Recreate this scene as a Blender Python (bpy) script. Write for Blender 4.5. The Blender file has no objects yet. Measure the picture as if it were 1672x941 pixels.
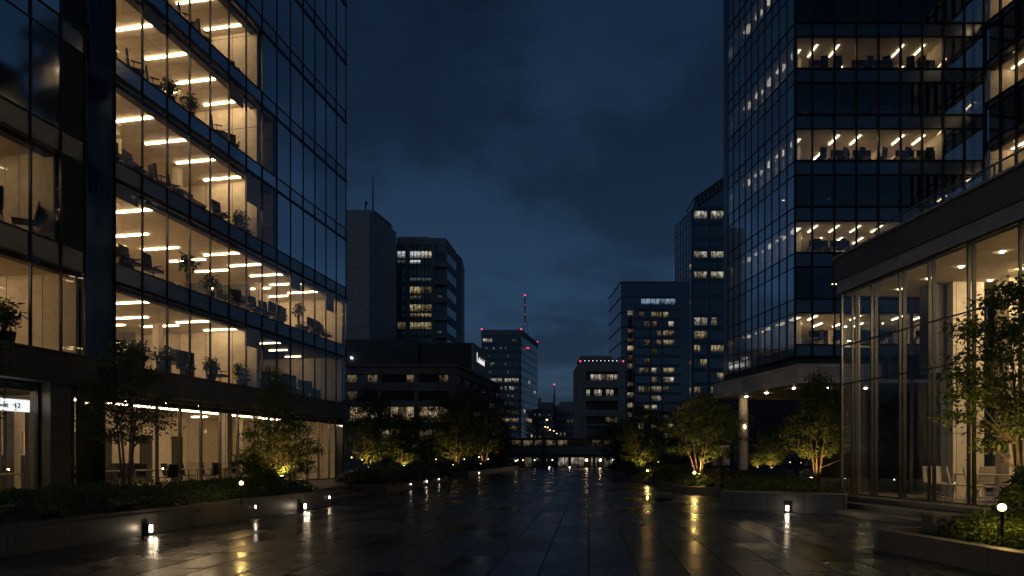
import bpy, math, random
from mathutils import Vector, Matrix, noise as mnoise

R = math.radians
SC = bpy.context.scene
COL = SC.collection
F, CX, HY, EH = 1115.0, 836.0, 745.0, 1.7     # focal length in px, principal column, horizon row, eye height
random.seed(7)


def XP(px, Y):
    return (px - CX) / F * Y


def ZP(py, Y):
    return EH + (HY - py) / F * Y


# ------------------------------------------------------------------ materials
def new_mat(name):
    m = bpy.data.materials.new(name)
    m.use_nodes = True
    nt = m.node_tree
    nt.nodes.clear()
    out = nt.nodes.new('ShaderNodeOutputMaterial')
    return m, nt, out


def N(nt, typ, **kw):
    n = nt.nodes.new(typ)
    for k, v in kw.items():
        setattr(n, k, v)
    return n


def pbr(name, col, rough=0.5, metal=0.0, var=0.25, nscale=3.0, bump=0.0, bscale=40.0, spec=0.5):
    m, nt, out = new_mat(name)
    b = N(nt, 'ShaderNodeBsdfPrincipled')
    b.inputs['Roughness'].default_value = rough
    b.inputs['Metallic'].default_value = metal
    b.inputs['Specular IOR Level'].default_value = spec
    tc = N(nt, 'ShaderNodeTexCoord')
    nz = N(nt, 'ShaderNodeTexNoise')
    nz.inputs['Scale'].default_value = nscale
    nz.inputs['Detail'].default_value = 5
    nt.links.new(tc.outputs['Object'], nz.inputs['Vector'])
    mx = N(nt, 'ShaderNodeMix', data_type='RGBA')
    mx.inputs[6].default_value = tuple(c * (1 - var) for c in col) + (1,)
    mx.inputs[7].default_value = tuple(min(1, c * (1 + var)) for c in col) + (1,)
    nt.links.new(nz.outputs['Fac'], mx.inputs[0])
    nt.links.new(mx.outputs[2], b.inputs['Base Color'])
    mr = N(nt, 'ShaderNodeMapRange')
    mr.inputs[3].default_value = max(0.02, rough - .12)
    mr.inputs[4].default_value = min(1, rough + .12)
    nt.links.new(nz.outputs['Fac'], mr.inputs[0])
    nt.links.new(mr.outputs[0], b.inputs['Roughness'])
    if bump:
        n2 = N(nt, 'ShaderNodeTexNoise')
        n2.inputs['Scale'].default_value = bscale
        n2.inputs['Detail'].default_value = 4
        nt.links.new(tc.outputs['Object'], n2.inputs['Vector'])
        bp = N(nt, 'ShaderNodeBump')
        bp.inputs['Strength'].default_value = bump
        bp.inputs['Distance'].default_value = .02
        nt.links.new(n2.outputs['Fac'], bp.inputs['Height'])
        nt.links.new(bp.outputs[0], b.inputs['Normal'])
    nt.links.new(b.outputs[0], out.inputs[0])
    return m


def emit(name, col, strength, noisy=0.0, nscale=1.2):
    m, nt, out = new_mat(name)
    e = N(nt, 'ShaderNodeEmission')
    e.inputs[0].default_value = tuple(col) + (1,)
    e.inputs[1].default_value = strength
    if noisy:
        tc = N(nt, 'ShaderNodeTexCoord')
        mp = N(nt, 'ShaderNodeMapping')
        mp.inputs['Scale'].default_value = (1.0, 1.0, .55)
        nz = N(nt, 'ShaderNodeTexNoise')
        nz.inputs['Scale'].default_value = nscale
        nz.inputs['Detail'].default_value = 6
        nz.inputs['Roughness'].default_value = .7
        oi = N(nt, 'ShaderNodeObjectInfo')
        ad = N(nt, 'ShaderNodeVectorMath', operation='ADD')
        nt.links.new(tc.outputs['Object'], ad.inputs[0])
        nt.links.new(oi.outputs['Random'], ad.inputs[1])
        nt.links.new(ad.outputs[0], mp.inputs[0])
        nt.links.new(mp.outputs[0], nz.inputs['Vector'])
        mr = N(nt, 'ShaderNodeMapRange')
        mr.inputs[1].default_value = .40
        mr.inputs[2].default_value = .62
        mr.inputs[3].default_value = strength * (1 - noisy)
        mr.inputs[4].default_value = strength * (1 + .5 * noisy)
        nt.links.new(nz.outputs['Fac'], mr.inputs[0])
        rm = N(nt, 'ShaderNodeMapRange')          # one window differs from the next
        rm.inputs[3].default_value = .45
        rm.inputs[4].default_value = 1.25
        nt.links.new(oi.outputs['Random'], rm.inputs[0])
        # desks, cabinets and people stand as dark shapes along the lower part of each window
        sg = N(nt, 'ShaderNodeSeparateXYZ')
        nt.links.new(tc.outputs['Generated'], sg.inputs[0])
        n3 = N(nt, 'ShaderNodeTexNoise')
        n3.inputs['Scale'].default_value = nscale * 3
        n3.inputs['Detail'].default_value = 2
        nt.links.new(ad.outputs[0], n3.inputs['Vector'])
        th = N(nt, 'ShaderNodeMath', operation='MULTIPLY_ADD')
        th.inputs[1].default_value = 1.7
        th.inputs[2].default_value = -.52
        nt.links.new(n3.outputs['Fac'], th.inputs[0])
        gt = N(nt, 'ShaderNodeMapRange')
        gt.inputs[1].default_value = 0
        gt.inputs[2].default_value = .08
        gt.inputs[3].default_value = .22
        gt.inputs[4].default_value = 1
        df = N(nt, 'ShaderNodeMath', operation='SUBTRACT')
        nt.links.new(sg.outputs['Z'], df.inputs[0])
        nt.links.new(th.outputs[0], df.inputs[1])
        nt.links.new(df.outputs[0], gt.inputs[0])
        m0 = N(nt, 'ShaderNodeMath', operation='MULTIPLY')
        nt.links.new(mr.outputs[0], m0.inputs[0])
        nt.links.new(gt.outputs[0], m0.inputs[1])
        ml = N(nt, 'ShaderNodeMath', operation='MULTIPLY')
        nt.links.new(m0.outputs[0], ml.inputs[0])
        nt.links.new(rm.outputs[0], ml.inputs[1])
        nt.links.new(ml.outputs[0], e.inputs[1])
    nt.links.new(e.outputs[0], out.inputs[0])
    return m


def glass(name, tint=(.82, .86, .84), r0=.12, rough=0.0, wob=.004, power=4.0):
    """architectural pane: clear transmission plus a fresnel mirror coat, slightly wavy"""
    m, nt, out = new_mat(name)
    lw = N(nt, 'ShaderNodeLayerWeight')
    lw.inputs[0].default_value = .5
    pw = N(nt, 'ShaderNodeMath', operation='POWER')
    pw.inputs[1].default_value = power
    mr = N(nt, 'ShaderNodeMapRange')
    mr.inputs[3].default_value = r0
    mr.inputs[4].default_value = .95
    oi = N(nt, 'ShaderNodeObjectInfo')          # no two panes carry quite the same coat
    g2 = N(nt, 'ShaderNodeNewGeometry')
    sm = N(nt, 'ShaderNodeMath', operation='ADD')
    nt.links.new(oi.outputs['Random'], sm.inputs[0])
    nt.links.new(g2.outputs['Random Per Island'], sm.inputs[1])
    fr = N(nt, 'ShaderNodeMath', operation='FRACT')
    nt.links.new(sm.outputs[0], fr.inputs[0])
    vr = N(nt, 'ShaderNodeMapRange')
    vr.inputs[3].default_value = r0 * .80
    vr.inputs[4].default_value = min(.95, r0 * 1.12)
    nt.links.new(fr.outputs[0], vr.inputs[0])
    nt.links.new(vr.outputs[0], mr.inputs[3])
    tr = N(nt, 'ShaderNodeBsdfTransparent')
    tr.inputs[0].default_value = tuple(tint) + (1,)
    gl = N(nt, 'ShaderNodeBsdfGlossy')
    gl.inputs['Roughness'].default_value = rough
    gl.inputs[0].default_value = (.92, .96, 1, 1)
    geo = N(nt, 'ShaderNodeNewGeometry')
    nz = N(nt, 'ShaderNodeTexNoise')
    nz.inputs['Scale'].default_value = .55
    nz.inputs['Detail'].default_value = 1
    nt.links.new(geo.outputs['Position'], nz.inputs['Vector'])
    bp = N(nt, 'ShaderNodeBump')
    bp.inputs['Strength'].default_value = 1
    bp.inputs['Distance'].default_value = wob
    nt.links.new(nz.outputs['Fac'], bp.inputs['Height'])
    nt.links.new(bp.outputs[0], gl.inputs['Normal'])
    mx = N(nt, 'ShaderNodeMixShader')
    nt.links.new(lw.outputs['Facing'], pw.inputs[0])
    nt.links.new(pw.outputs[0], mr.inputs[0])
    nt.links.new(mr.outputs[0], mx.inputs[0])
    nt.links.new(tr.outputs[0], mx.inputs[1])
    nt.links.new(gl.outputs[0], mx.inputs[2])
    nt.links.new(mx.outputs[0], out.inputs[0])
    return m


def coated(name, col, r0=.2, rough=.05):
    """opaque glass spandrel / dark window: dark body under a mirror coat"""
    m, nt, out = new_mat(name)
    b = N(nt, 'ShaderNodeBsdfPrincipled')
    b.inputs['Base Color'].default_value = tuple(col) + (1,)
    b.inputs['Roughness'].default_value = .3
    gl = N(nt, 'ShaderNodeBsdfGlossy')
    gl.inputs['Roughness'].default_value = rough
    gl.inputs[0].default_value = (.9, .96, 1, 1)
    lw = N(nt, 'ShaderNodeLayerWeight')
    lw.inputs[0].default_value = .5
    pw = N(nt, 'ShaderNodeMath', operation='POWER')
    pw.inputs[1].default_value = 4
    mr = N(nt, 'ShaderNodeMapRange')
    mr.inputs[3].default_value = r0
    mr.inputs[4].default_value = .9
    mx = N(nt, 'ShaderNodeMixShader')
    nt.links.new(lw.outputs['Facing'], pw.inputs[0])
    nt.links.new(pw.outputs[0], mr.inputs[0])
    nt.links.new(mr.outputs[0], mx.inputs[0])
    nt.links.new(b.outputs[0], mx.inputs[1])
    nt.links.new(gl.outputs[0], mx.inputs[2])
    nt.links.new(mx.outputs[0], out.inputs[0])
    return m


def leafmat(name, c0, c1):
    m, nt, out = new_mat(name)
    geo = N(nt, 'ShaderNodeNewGeometry')
    nz = N(nt, 'ShaderNodeTexNoise')
    nz.inputs['Scale'].default_value = 2.2
    nz.inputs['Detail'].default_value = 3
    nt.links.new(geo.outputs['Position'], nz.inputs['Vector'])
    ad = N(nt, 'ShaderNodeMath', operation='ADD')
    sb = N(nt, 'ShaderNodeMath', operation='MULTIPLY_ADD')
    sb.inputs[1].default_value = .6
    sb.inputs[2].default_value = -.3
    nt.links.new(geo.outputs['Random Per Island'], sb.inputs[0])
    nt.links.new(nz.outputs['Fac'], ad.inputs[0])
    nt.links.new(sb.outputs[0], ad.inputs[1])
    mx = N(nt, 'ShaderNodeMix', data_type='RGBA')
    mx.inputs[6].default_value = tuple(c0) + (1,)
    mx.inputs[7].default_value = tuple(c1) + (1,)
    nt.links.new(ad.outputs[0], mx.inputs[0])
    b = N(nt, 'ShaderNodeBsdfPrincipled')
    b.inputs['Roughness'].default_value = .55
    b.inputs['Specular IOR Level'].default_value = .3
    t = N(nt, 'ShaderNodeBsdfTranslucent')
    nt.links.new(mx.outputs[2], b.inputs['Base Color'])
    nt.links.new(mx.outputs[2], t.inputs[0])
    ms = N(nt, 'ShaderNodeMixShader')
    ms.inputs[0].default_value = .35
    nt.links.new(b.outputs[0], ms.inputs[1])
    nt.links.new(t.outputs[0], ms.inputs[2])
    nt.links.new(ms.outputs[0], out.inputs[0])
    return m


def paving():
    m, nt, out = new_mat('wet_stone_paving')
    tc = N(nt, 'ShaderNodeTexCoord')
    mp = N(nt, 'ShaderNodeMapping')
    mp.inputs['Rotation'].default_value = (0, 0, R(-90 + 6.4))
    nt.links.new(tc.outputs['Object'], mp.inputs[0])
    br = N(nt, 'ShaderNodeTexBrick')
    br.offset = .43
    br.inputs['Color1'].default_value = (0, 0, 0, 1)
    br.inputs['Color2'].default_value = (1, 1, 1, 1)
    br.inputs['Mortar'].default_value = (.5, .5, .5, 1)
    br.inputs['Scale'].default_value = 1
    br.inputs['Mortar Size'].default_value = .016
    br.inputs['Mortar Smooth'].default_value = .25
    br.inputs['Brick Width'].default_value = 1.75
    br.inputs['Row Height'].default_value = .72
    nt.links.new(mp.outputs[0], br.inputs[0])
    # base colour: slab to slab plus stone mottle
    n1 = N(nt, 'ShaderNodeTexNoise')
    n1.inputs['Scale'].default_value = 9
    n1.inputs['Detail'].default_value = 6
    nt.links.new(tc.outputs['Object'], n1.inputs['Vector'])
    n0 = N(nt, 'ShaderNodeTexNoise')       # damp patches
    n0.inputs['Scale'].default_value = .42
    n0.inputs['Detail'].default_value = 5
    n0.inputs['Roughness'].default_value = .6
    nt.links.new(tc.outputs['Object'], n0.inputs['Vector'])
    mc = N(nt, 'ShaderNodeMix', data_type='RGBA')
    mc.inputs[6].default_value = (.015, .0185, .024, 1)
    mc.inputs[7].default_value = (.040, .047, .058, 1)
    av = N(nt, 'ShaderNodeMath', operation='MULTIPLY_ADD')
    av.inputs[1].default_value = .45
    nt.links.new(br.outputs['Color'], av.inputs[0])
    n1s = N(nt, 'ShaderNodeMath', operation='MULTIPLY')
    n1s.inputs[1].default_value = .55
    nt.links.new(n1.outputs['Fac'], n1s.inputs[0])
    nt.links.new(n1s.outputs[0], av.inputs[2])
    nt.links.new(av.outputs[0], mc.inputs[0])
    mj = N(nt, 'ShaderNodeMix', data_type='RGBA')
    mj.inputs[7].default_value = (.004, .004, .004, 1)
    nt.links.new(br.outputs['Fac'], mj.inputs[0])
    nt.links.new(mc.outputs[2], mj.inputs[6])
    b = N(nt, 'ShaderNodeBsdfPrincipled')
    nt.links.new(mj.outputs[2], b.inputs['Base Color'])
    # roughness: wet patches are near mirrors, the rest satin
    mr = N(nt, 'ShaderNodeMapRange')
    mr.inputs[1].default_value = .38
    mr.inputs[2].default_value = .60
    mr.inputs[3].default_value = .26
    mr.inputs[4].default_value = .13
    nt.links.new(n0.outputs['Fac'], mr.inputs[0])
    ra = N(nt, 'ShaderNodeMath', operation='MULTIPLY_ADD')
    ra.inputs[1].default_value = .15
    nt.links.new(br.outputs['Color'], ra.inputs[0])
    nt.links.new(mr.outputs[0], ra.inputs[2])
    rb = N(nt, 'ShaderNodeMath', operation='MULTIPLY_ADD')
    rb.inputs[1].default_value = .4
    nt.links.new(br.outputs['Fac'], rb.inputs[0])
    nt.links.new(ra.outputs[0], rb.inputs[2])
    nt.links.new(rb.outputs[0], b.inputs['Roughness'])
    # heights: joints, fine grain, slow unevenness, each slab lying a hair off level
    sep = N(nt, 'ShaderNodeSeparateXYZ')
    nt.links.new(tc.outputs['Object'], sep.inputs[0])
    til = N(nt, 'ShaderNodeMath', operation='MULTIPLY_ADD')
    til.inputs[1].default_value = 1
    til.inputs[2].default_value = -.5
    nt.links.new(br.outputs['Color'], til.inputs[0])
    til2 = N(nt, 'ShaderNodeMath', operation='MULTIPLY')
    nt.links.new(til.outputs[0], til2.inputs[0])
    nt.links.new(sep.outputs['Y'], til2.inputs[1])
    til3 = N(nt, 'ShaderNodeMath', operation='MULTIPLY')
    til3.inputs[1].default_value = .008
    nt.links.new(til2.outputs[0], til3.inputs[0])
    gr = N(nt, 'ShaderNodeTexNoise')
    gr.inputs['Scale'].default_value = 14
    gr.inputs['Detail'].default_value = 5
    gr.inputs['Roughness'].default_value = .65
    nt.links.new(tc.outputs['Object'], gr.inputs['Vector'])
    grm = N(nt, 'ShaderNodeMath', operation='MULTIPLY_ADD')
    grm.inputs[1].default_value = .0013
    nt.links.new(gr.outputs['Fac'], grm.inputs[0])
    nt.links.new(til3.outputs[0], grm.inputs[2])
    sl = N(nt, 'ShaderNodeTexNoise')
    sl.inputs['Scale'].default_value = 2.3
    sl.inputs['Detail'].default_value = 2
    nt.links.new(tc.outputs['Object'], sl.inputs['Vector'])
    slm = N(nt, 'ShaderNodeMath', operation='MULTIPLY_ADD')
    slm.inputs[1].default_value = .004
    nt.links.new(sl.outputs['Fac'], slm.inputs[0])
    nt.links.new(grm.outputs[0], slm.inputs[2])
    jo = N(nt, 'ShaderNodeMath', operation='MULTIPLY_ADD')
    jo.inputs[1].default_value = -.010
    nt.links.new(br.outputs['Fac'], jo.inputs[0])
    nt.links.new(slm.outputs[0], jo.inputs[2])
    bp = N(nt, 'ShaderNodeBump')
    bp.inputs['Strength'].default_value = .8
    bp.inputs['Distance'].default_value = 1.0
    nt.links.new(jo.outputs[0], bp.inputs['Height'])
    nt.links.new(bp.outputs[0], b.inputs['Normal'])
    b.inputs['Specular IOR Level'].default_value = .25
    nt.links.new(b.outputs[0], out.inputs[0])
    return m


def panelled(name, col, pw, ph, rough=.5, joint=.012, var=.2, shift=0.0, bump=.1):
    """stone/metal cladding: panel joints run on the surface; u follows the face (box-mapped by normal)"""
    m, nt, out = new_mat(name)
    geo = N(nt, 'ShaderNodeNewGeometry')
    sep = N(nt, 'ShaderNodeSeparateXYZ')
    nt.links.new(geo.outputs['Position'], sep.inputs[0])
    sn = N(nt, 'ShaderNodeSeparateXYZ')
    nt.links.new(geo.outputs['True Normal'], sn.inputs[0])
    # u = x*ny - y*nx : distance along a vertical face
    a = N(nt, 'ShaderNodeMath', operation='MULTIPLY')
    nt.links.new(sep.outputs['X'], a.inputs[0])
    nt.links.new(sn.outputs['Y'], a.inputs[1])
    c = N(nt, 'ShaderNodeMath', operation='MULTIPLY')
    nt.links.new(sep.outputs['Y'], c.inputs[0])
    nt.links.new(sn.outputs['X'], c.inputs[1])
    u = N(nt, 'ShaderNodeMath', operation='SUBTRACT')
    nt.links.new(a.outputs[0], u.inputs[0])
    nt.links.new(c.outputs[0], u.inputs[1])
    us = N(nt, 'ShaderNodeMath', operation='ADD')
    us.inputs[1].default_value = 1000 + shift
    nt.links.new(u.outputs[0], us.inputs[0])
    cb = N(nt, 'ShaderNodeCombineXYZ')
    nt.links.new(us.outputs[0], cb.inputs[0])
    nt.links.new(sep.outputs['Z'], cb.inputs[1])
    br = N(nt, 'ShaderNodeTexBrick')
    br.offset = 0
    br.inputs['Color1'].default_value = tuple(x * (1 - var) for x in col) + (1,)
    br.inputs['Color2'].default_value = tuple(x * (1 + var) for x in col) + (1,)
    br.inputs['Mortar'].default_value = tuple(x * .25 for x in col) + (1,)
    br.inputs['Scale'].default_value = 1
    br.inputs['Mortar Size'].default_value = joint
    br.inputs['Brick Width'].default_value = pw
    br.inputs['Row Height'].default_value = ph
    nt.links.new(cb.outputs[0], br.inputs[0])
    nz = N(nt, 'ShaderNodeTexNoise')
    nz.inputs['Scale'].default_value = 3.5
    nz.inputs['Detail'].default_value = 7
    nz.inputs['Roughness'].default_value = .65
    nt.links.new(geo.outputs['Position'], nz.inputs['Vector'])
    mr = N(nt, 'ShaderNodeMapRange')
    mr.inputs[3].default_value = .6
    mr.inputs[4].default_value = 1.4
    nt.links.new(nz.outputs['Fac'], mr.inputs[0])
    ml = N(nt, 'ShaderNodeVectorMath', operation='SCALE')
    nt.links.new(br.outputs['Color'], ml.inputs[0])
    nt.links.new(mr.outputs[0], ml.inputs['Scale'])
    b = N(nt, 'ShaderNodeBsdfPrincipled')
    b.inputs['Roughness'].default_value = rough
    nt.links.new(ml.outputs[0], b.inputs['Base Color'])
    bp = N(nt, 'ShaderNodeBump')
    bp.inputs['Strength'].default_value = bump
    bp.inputs['Distance'].default_value = .02
    nt.links.new(nz.outputs['Fac'], bp.inputs['Height'])
    nt.links.new(bp.outputs[0], b.inputs['Normal'])
    nt.links.new(b.outputs[0], out.inputs[0])
    return m


M = {}
M['paving'] = paving()
M['granite'] = panelled('dark_granite', (.085, .082, .078), 1.35, .62, rough=.42, joint=.010)
M['granite_light'] = panelled('granite_bench', (.085, .084, .082), 1.05, .7, rough=.45, joint=.010)
M['fascia_stone'] = panelled('fascia_stone', (.062, .067, .078), 2.2, 3.0, rough=.5, joint=.010)
M['fascia_light'] = panelled('fascia_light_stone', (.21, .225, .255), 2.2, 3.0, rough=.5, joint=.010)
M['canopy_stone'] = panelled('canopy_stone', (.50, .46, .41), 1.45, .62, rough=.4, joint=.012)
M['column_stone'] = pbr('column_stone', (.42, .39, .35), .5, var=.12, bump=.05)
M['dark_stone'] = panelled('band_stone', (.075, .07, .066), 1.9, 5.0, rough=.45, joint=.01)
M['pier_stone'] = panelled('pier_stone', (.10, .10, .098), 3.0, 2.1, rough=.35, joint=.01)
M['soil'] = pbr('soil', (.03, .022, .016), .95, var=.4, nscale=8, bump=.5, bscale=20)
M['concrete'] = panelled('pale_concrete', (.34, .34, .35), 3.5, 1.1, rough=.8, joint=.02, var=.10)
M['concrete_dark'] = panelled('dark_concrete', (.23, .23, .24), 3.2, 3.1, rough=.8, joint=.03, var=.12)
M['concrete_mid'] = panelled('mid_concrete', (.26, .25, .245), 3.2, 2.6, rough=.8, joint=.03, var=.1)
M['stone_far'] = panelled('far_stone', (.13, .127, .127), 3.2, 2.6, rough=.8, joint=.03, var=.1)
M['blockdark'] = panelled('dark_cladding', (.030, .032, .040), 4.0, 2.2, rough=.4, joint=.03, var=.15)
M['blockgrey'] = panelled('grey_cladding', (.28, .275, .285), 30, 2.0, rough=.6, joint=.04, var=.06)
M['metal_dark'] = pbr('dark_metal', (.022, .023, .026), .38, .6, var=.2)
M['metal_grey'] = pbr('grey_metal', (.030, .029, .028), .45, .3, var=.15)
M['mullion'] = pbr('mullion_aluminium', (.05, .052, .056), .35, .7, var=.15)
M['mullion_pale'] = pbr('mullion_pale', (.20, .19, .175), .32, .7, var=.12)
M['spandrel'] = coated('spandrel_glass', (.008, .012, .017), r0=.16, rough=.2)
M['spandrel_blue'] = coated('spandrel_glass_blue', (.010, .015, .022), r0=.66, rough=.10)
M['spandrel_west'] = coated('spandrel_glass_west', (.010, .015, .022), r0=.74, rough=.06)
M['panel_light'] = emit('panel_light', (1, .78, .54), 2.2)
M['dark_glass'] = coated('dark_glass', (.004, .006, .009), r0=.12, rough=.03)
M['far_band'] = coated('far_band', (.016, .024, .032), r0=.08, rough=.30)
M['far_glass'] = coated('far_glass', (.010, .025, .036), r0=.17, rough=.10)
M['glass'] = glass('tower_glass', (.84, .85, .82), r0=.09, power=4)
M['glass_blue'] = glass('coated_glass', (.62, .68, .70), r0=.78, power=2.2, rough=.06)
M['glass_west'] = glass('west_glass', (.60, .66, .70), r0=.74, power=2.2, rough=.05)
M['glass_front'] = glass('front_glass', (.74, .78, .78), r0=.13, power=4)
M['glass_clear'] = glass('pavilion_glass', (.88, .92, .90), r0=.055, power=4.5)
M['ceiling'] = pbr('office_ceiling', (.60, .52, .43), .8, var=.05, nscale=.6)
def grid_ceiling(name, col):
    m, nt, out = new_mat(name)
    geo = N(nt, 'ShaderNodeNewGeometry')
    mp = N(nt, 'ShaderNodeMapping')
    mp.inputs['Rotation'].default_value = (0, 0, R(11.4))
    nt.links.new(geo.outputs['Position'], mp.inputs[0])
    br = N(nt, 'ShaderNodeTexBrick')
    br.offset = 0
    br.inputs['Color1'].default_value = tuple(c * .93 for c in col) + (1,)
    br.inputs['Color2'].default_value = tuple(c * 1.05 for c in col) + (1,)
    br.inputs['Mortar'].default_value = tuple(c * .45 for c in col) + (1,)
    br.inputs['Scale'].default_value = 1
    br.inputs['Mortar Size'].default_value = .010
    br.inputs['Brick Width'].default_value = 1.2
    br.inputs['Row Height'].default_value = .6
    nt.links.new(mp.outputs[0], br.inputs[0])
    b = N(nt, 'ShaderNodeBsdfPrincipled')
    b.inputs['Roughness'].default_value = .85
    nt.links.new(br.outputs['Color'], b.inputs['Base Color'])
    nt.links.new(b.outputs[0], out.inputs[0])
    return m


M['ceiling'] = grid_ceiling('office_ceiling', (.76, .69, .58))
M['blind'] = pbr('roller_blind', (.50, .45, .37), .8, var=.05)
cm_m, cm_nt, cm_out = new_mat('translucent_sheet')
cm_d = N(cm_nt, 'ShaderNodeBsdfDiffuse')
cm_d.inputs[0].default_value = (.62, .60, .56, 1)
cm_t = N(cm_nt, 'ShaderNodeBsdfTranslucent')
cm_t.inputs[0].default_value = (.62, .60, .56, 1)
cm_x = N(cm_nt, 'ShaderNodeMixShader')
cm_x.inputs[0].default_value = .6
cm_nt.links.new(cm_d.outputs[0], cm_x.inputs[1])
cm_nt.links.new(cm_t.outputs[0], cm_x.inputs[2])
cm_nt.links.new(cm_x.outputs[0], cm_out.inputs[0])
M['glow_sheet'] = cm_m
M['carpet'] = pbr('office_floor', (.54, .47, .38), .6, var=.2)
M['office_wall'] = panelled('office_wall', (.70, .61, .48), 1.3, 4.0, rough=.7, joint=.015, var=.10)
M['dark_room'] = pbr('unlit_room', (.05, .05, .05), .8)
M['bulkhead'] = pbr('bulkhead', (.07, .068, .065), .6)
M['timber_wall'] = panelled('warm_wall', (.70, .62, .50), 1.2, 2.4, rough=.6, joint=.01, var=.06)
M['pav_floor'] = pbr('pavilion_floor', (.32, .28, .23), .25, var=.2)
M['furn_dark'] = pbr('dark_fabric', (.022, .022, .025), .6)
M['furn_mid'] = pbr('grey_mesh_fabric', (.46, .42, .36), .6)
M['furn_top'] = pbr('desk_top', (.42, .36, .28), .4)
M['chrome'] = pbr('steel_tube', (.45, .44, .42), .25, 1.0)
M['screen'] = pbr('black_screen', (.01, .01, .012), .2)
M['pot'] = pbr('plant_pot', (.30, .27, .23), .5)
M['pot_dark'] = pbr('dark_plant_pot', (.05, .048, .045), .5)
M['bark'] = pbr('bark', (.10, .075, .05), .85, var=.4, nscale=9, bump=.5, bscale=30)
M['leaf'] = leafmat('tree_leaf', (.030, .056, .012), (.14, .20, .036))
M['leaf_dark'] = leafmat('tree_leaf_dark', (.024, .044, .014), (.085, .13, .036))
M['leaf_hedge'] = leafmat('hedge_leaf', (.024, .048, .015), (.10, .15, .045))
M['leaf_grey'] = leafmat('shrub_leaf', (.035, .060, .030), (.12, .165, .08))
M['leaf_red'] = leafmat('shrub_leaf_russet', (.05, .022, .012), (.12, .065, .025))
M['leaf_in'] = leafmat('house_plant_leaf', (.03, .055, .015), (.10, .14, .045))
WARM = (1, .70, .38)
M['strip'] = emit('strip_light', (1, .72, .42), 19)
M['strip_mid'] = emit('strip_light_mid', (1, .72, .42), 14)
M['strip_lobby'] = emit('strip_light_lobby', (1, .72, .42), 30)
M['strip_dim'] = emit('strip_light_dim', (1, .68, .36), 9)
M['strip_low'] = emit('strip_light_low', (1, .72, .42), 9)
M['down'] = emit('downlight', (1, .70, .38), 200)
M['down_hi'] = emit('downlight_bright', (1, .70, .38), 1000)
M['down_weak'] = emit('downlight_weak', (1, .72, .42), 30)
M['bollard_lamp'] = emit('bollard_lamp', (1, .78, .52), 26)
M['step_lamp'] = emit('step_lamp', (1, .78, .52), 26)
M['globe_lamp'] = emit('globe_lamp', (1, .62, .18), 7)
gnt = M['globe_lamp'].node_tree          # opal globe: glows and lets its own lamp through
g_out = [n for n in gnt.nodes if n.type == 'OUTPUT_MATERIAL'][0]
g_em = [n for n in gnt.nodes if n.type == 'EMISSION'][0]
g_tr = N(gnt, 'ShaderNodeBsdfTransparent')
g_ad = N(gnt, 'ShaderNodeAddShader')
gnt.links.new(g_em.outputs[0], g_ad.inputs[0])
gnt.links.new(g_tr.outputs[0], g_ad.inputs[1])
gnt.links.new(g_ad.outputs[0], g_out.inputs[0])
M['up_lamp'] = emit('uplight_lens', (1, .72, .34), 12)
M['street_lamp'] = emit('street_lamp', (1, .68, .34), 5)
M['arcade_lamp'] = emit('arcade_lamp', (1, .66, .34), 34)
M['white_lamp'] = emit('white_lamp', (.95, .97, 1), 5)
M['red_lamp'] = emit('red_beacon', (1, .05, .07), 2.6)
M['sign_face'] = emit('backlit_sign', (.95, .96, 1), 1.15)
M['sign_letter'] = emit('lit_letters', (1, .97, .9), .75)
M['ink'] = pbr('sign_ink', (.05, .05, .05), .6)
M['win_warm'] = emit('lit_window_warm', (1, .74, .42), .46, .85, 1.6)
M['win_yellow'] = emit('lit_window_yellow', (1, .78, .42), .28, .9, 1.6)
M['win_white'] = emit('lit_window_white', (.86, .95, 1), .60, .75, 1.6)
M['win_cool'] = emit('lit_window_cool', (.55, .80, .9), .10, .9, 2.0)
M['win_dim'] = emit('lit_window_dim', (1, .74, .44), .10, .95, 1.6)
M['win_neutral'] = emit('lit_window_neutral', (1, .90, .70), .36, .9, 1.8)
M['crown_glow'] = emit('lit_crown', (.45, .68, .95), .30, .6, .8)
M['arcade'] = emit('arcade_window', (1, .82, .62), .28, .95, .9)
M['red_paint'] = pbr('red_paint', (.45, .02, .03), .4)


# ------------------------------------------------------------------ mesh builder
class Fr:
    """a facade frame: origin, unit vector along the face, unit vector into the building"""
    def __init__(s, o, u, n=None):
        s.o = Vector((o[0], o[1]))
        s.u = Vector(u).normalized()
        s.n = Vector(n).normalized() if n else Vector((-s.u.y, s.u.x))

    def __call__(s, a, d, z):
        p = s.o + s.u * a + s.n * d
        return Vector((p.x, p.y, z))

    def xy(s, a, d):
        p = s.o + s.u * a + s.n * d
        return (p.x, p.y)


W = Fr((0, 0), (1, 0), (0, 1))


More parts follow.
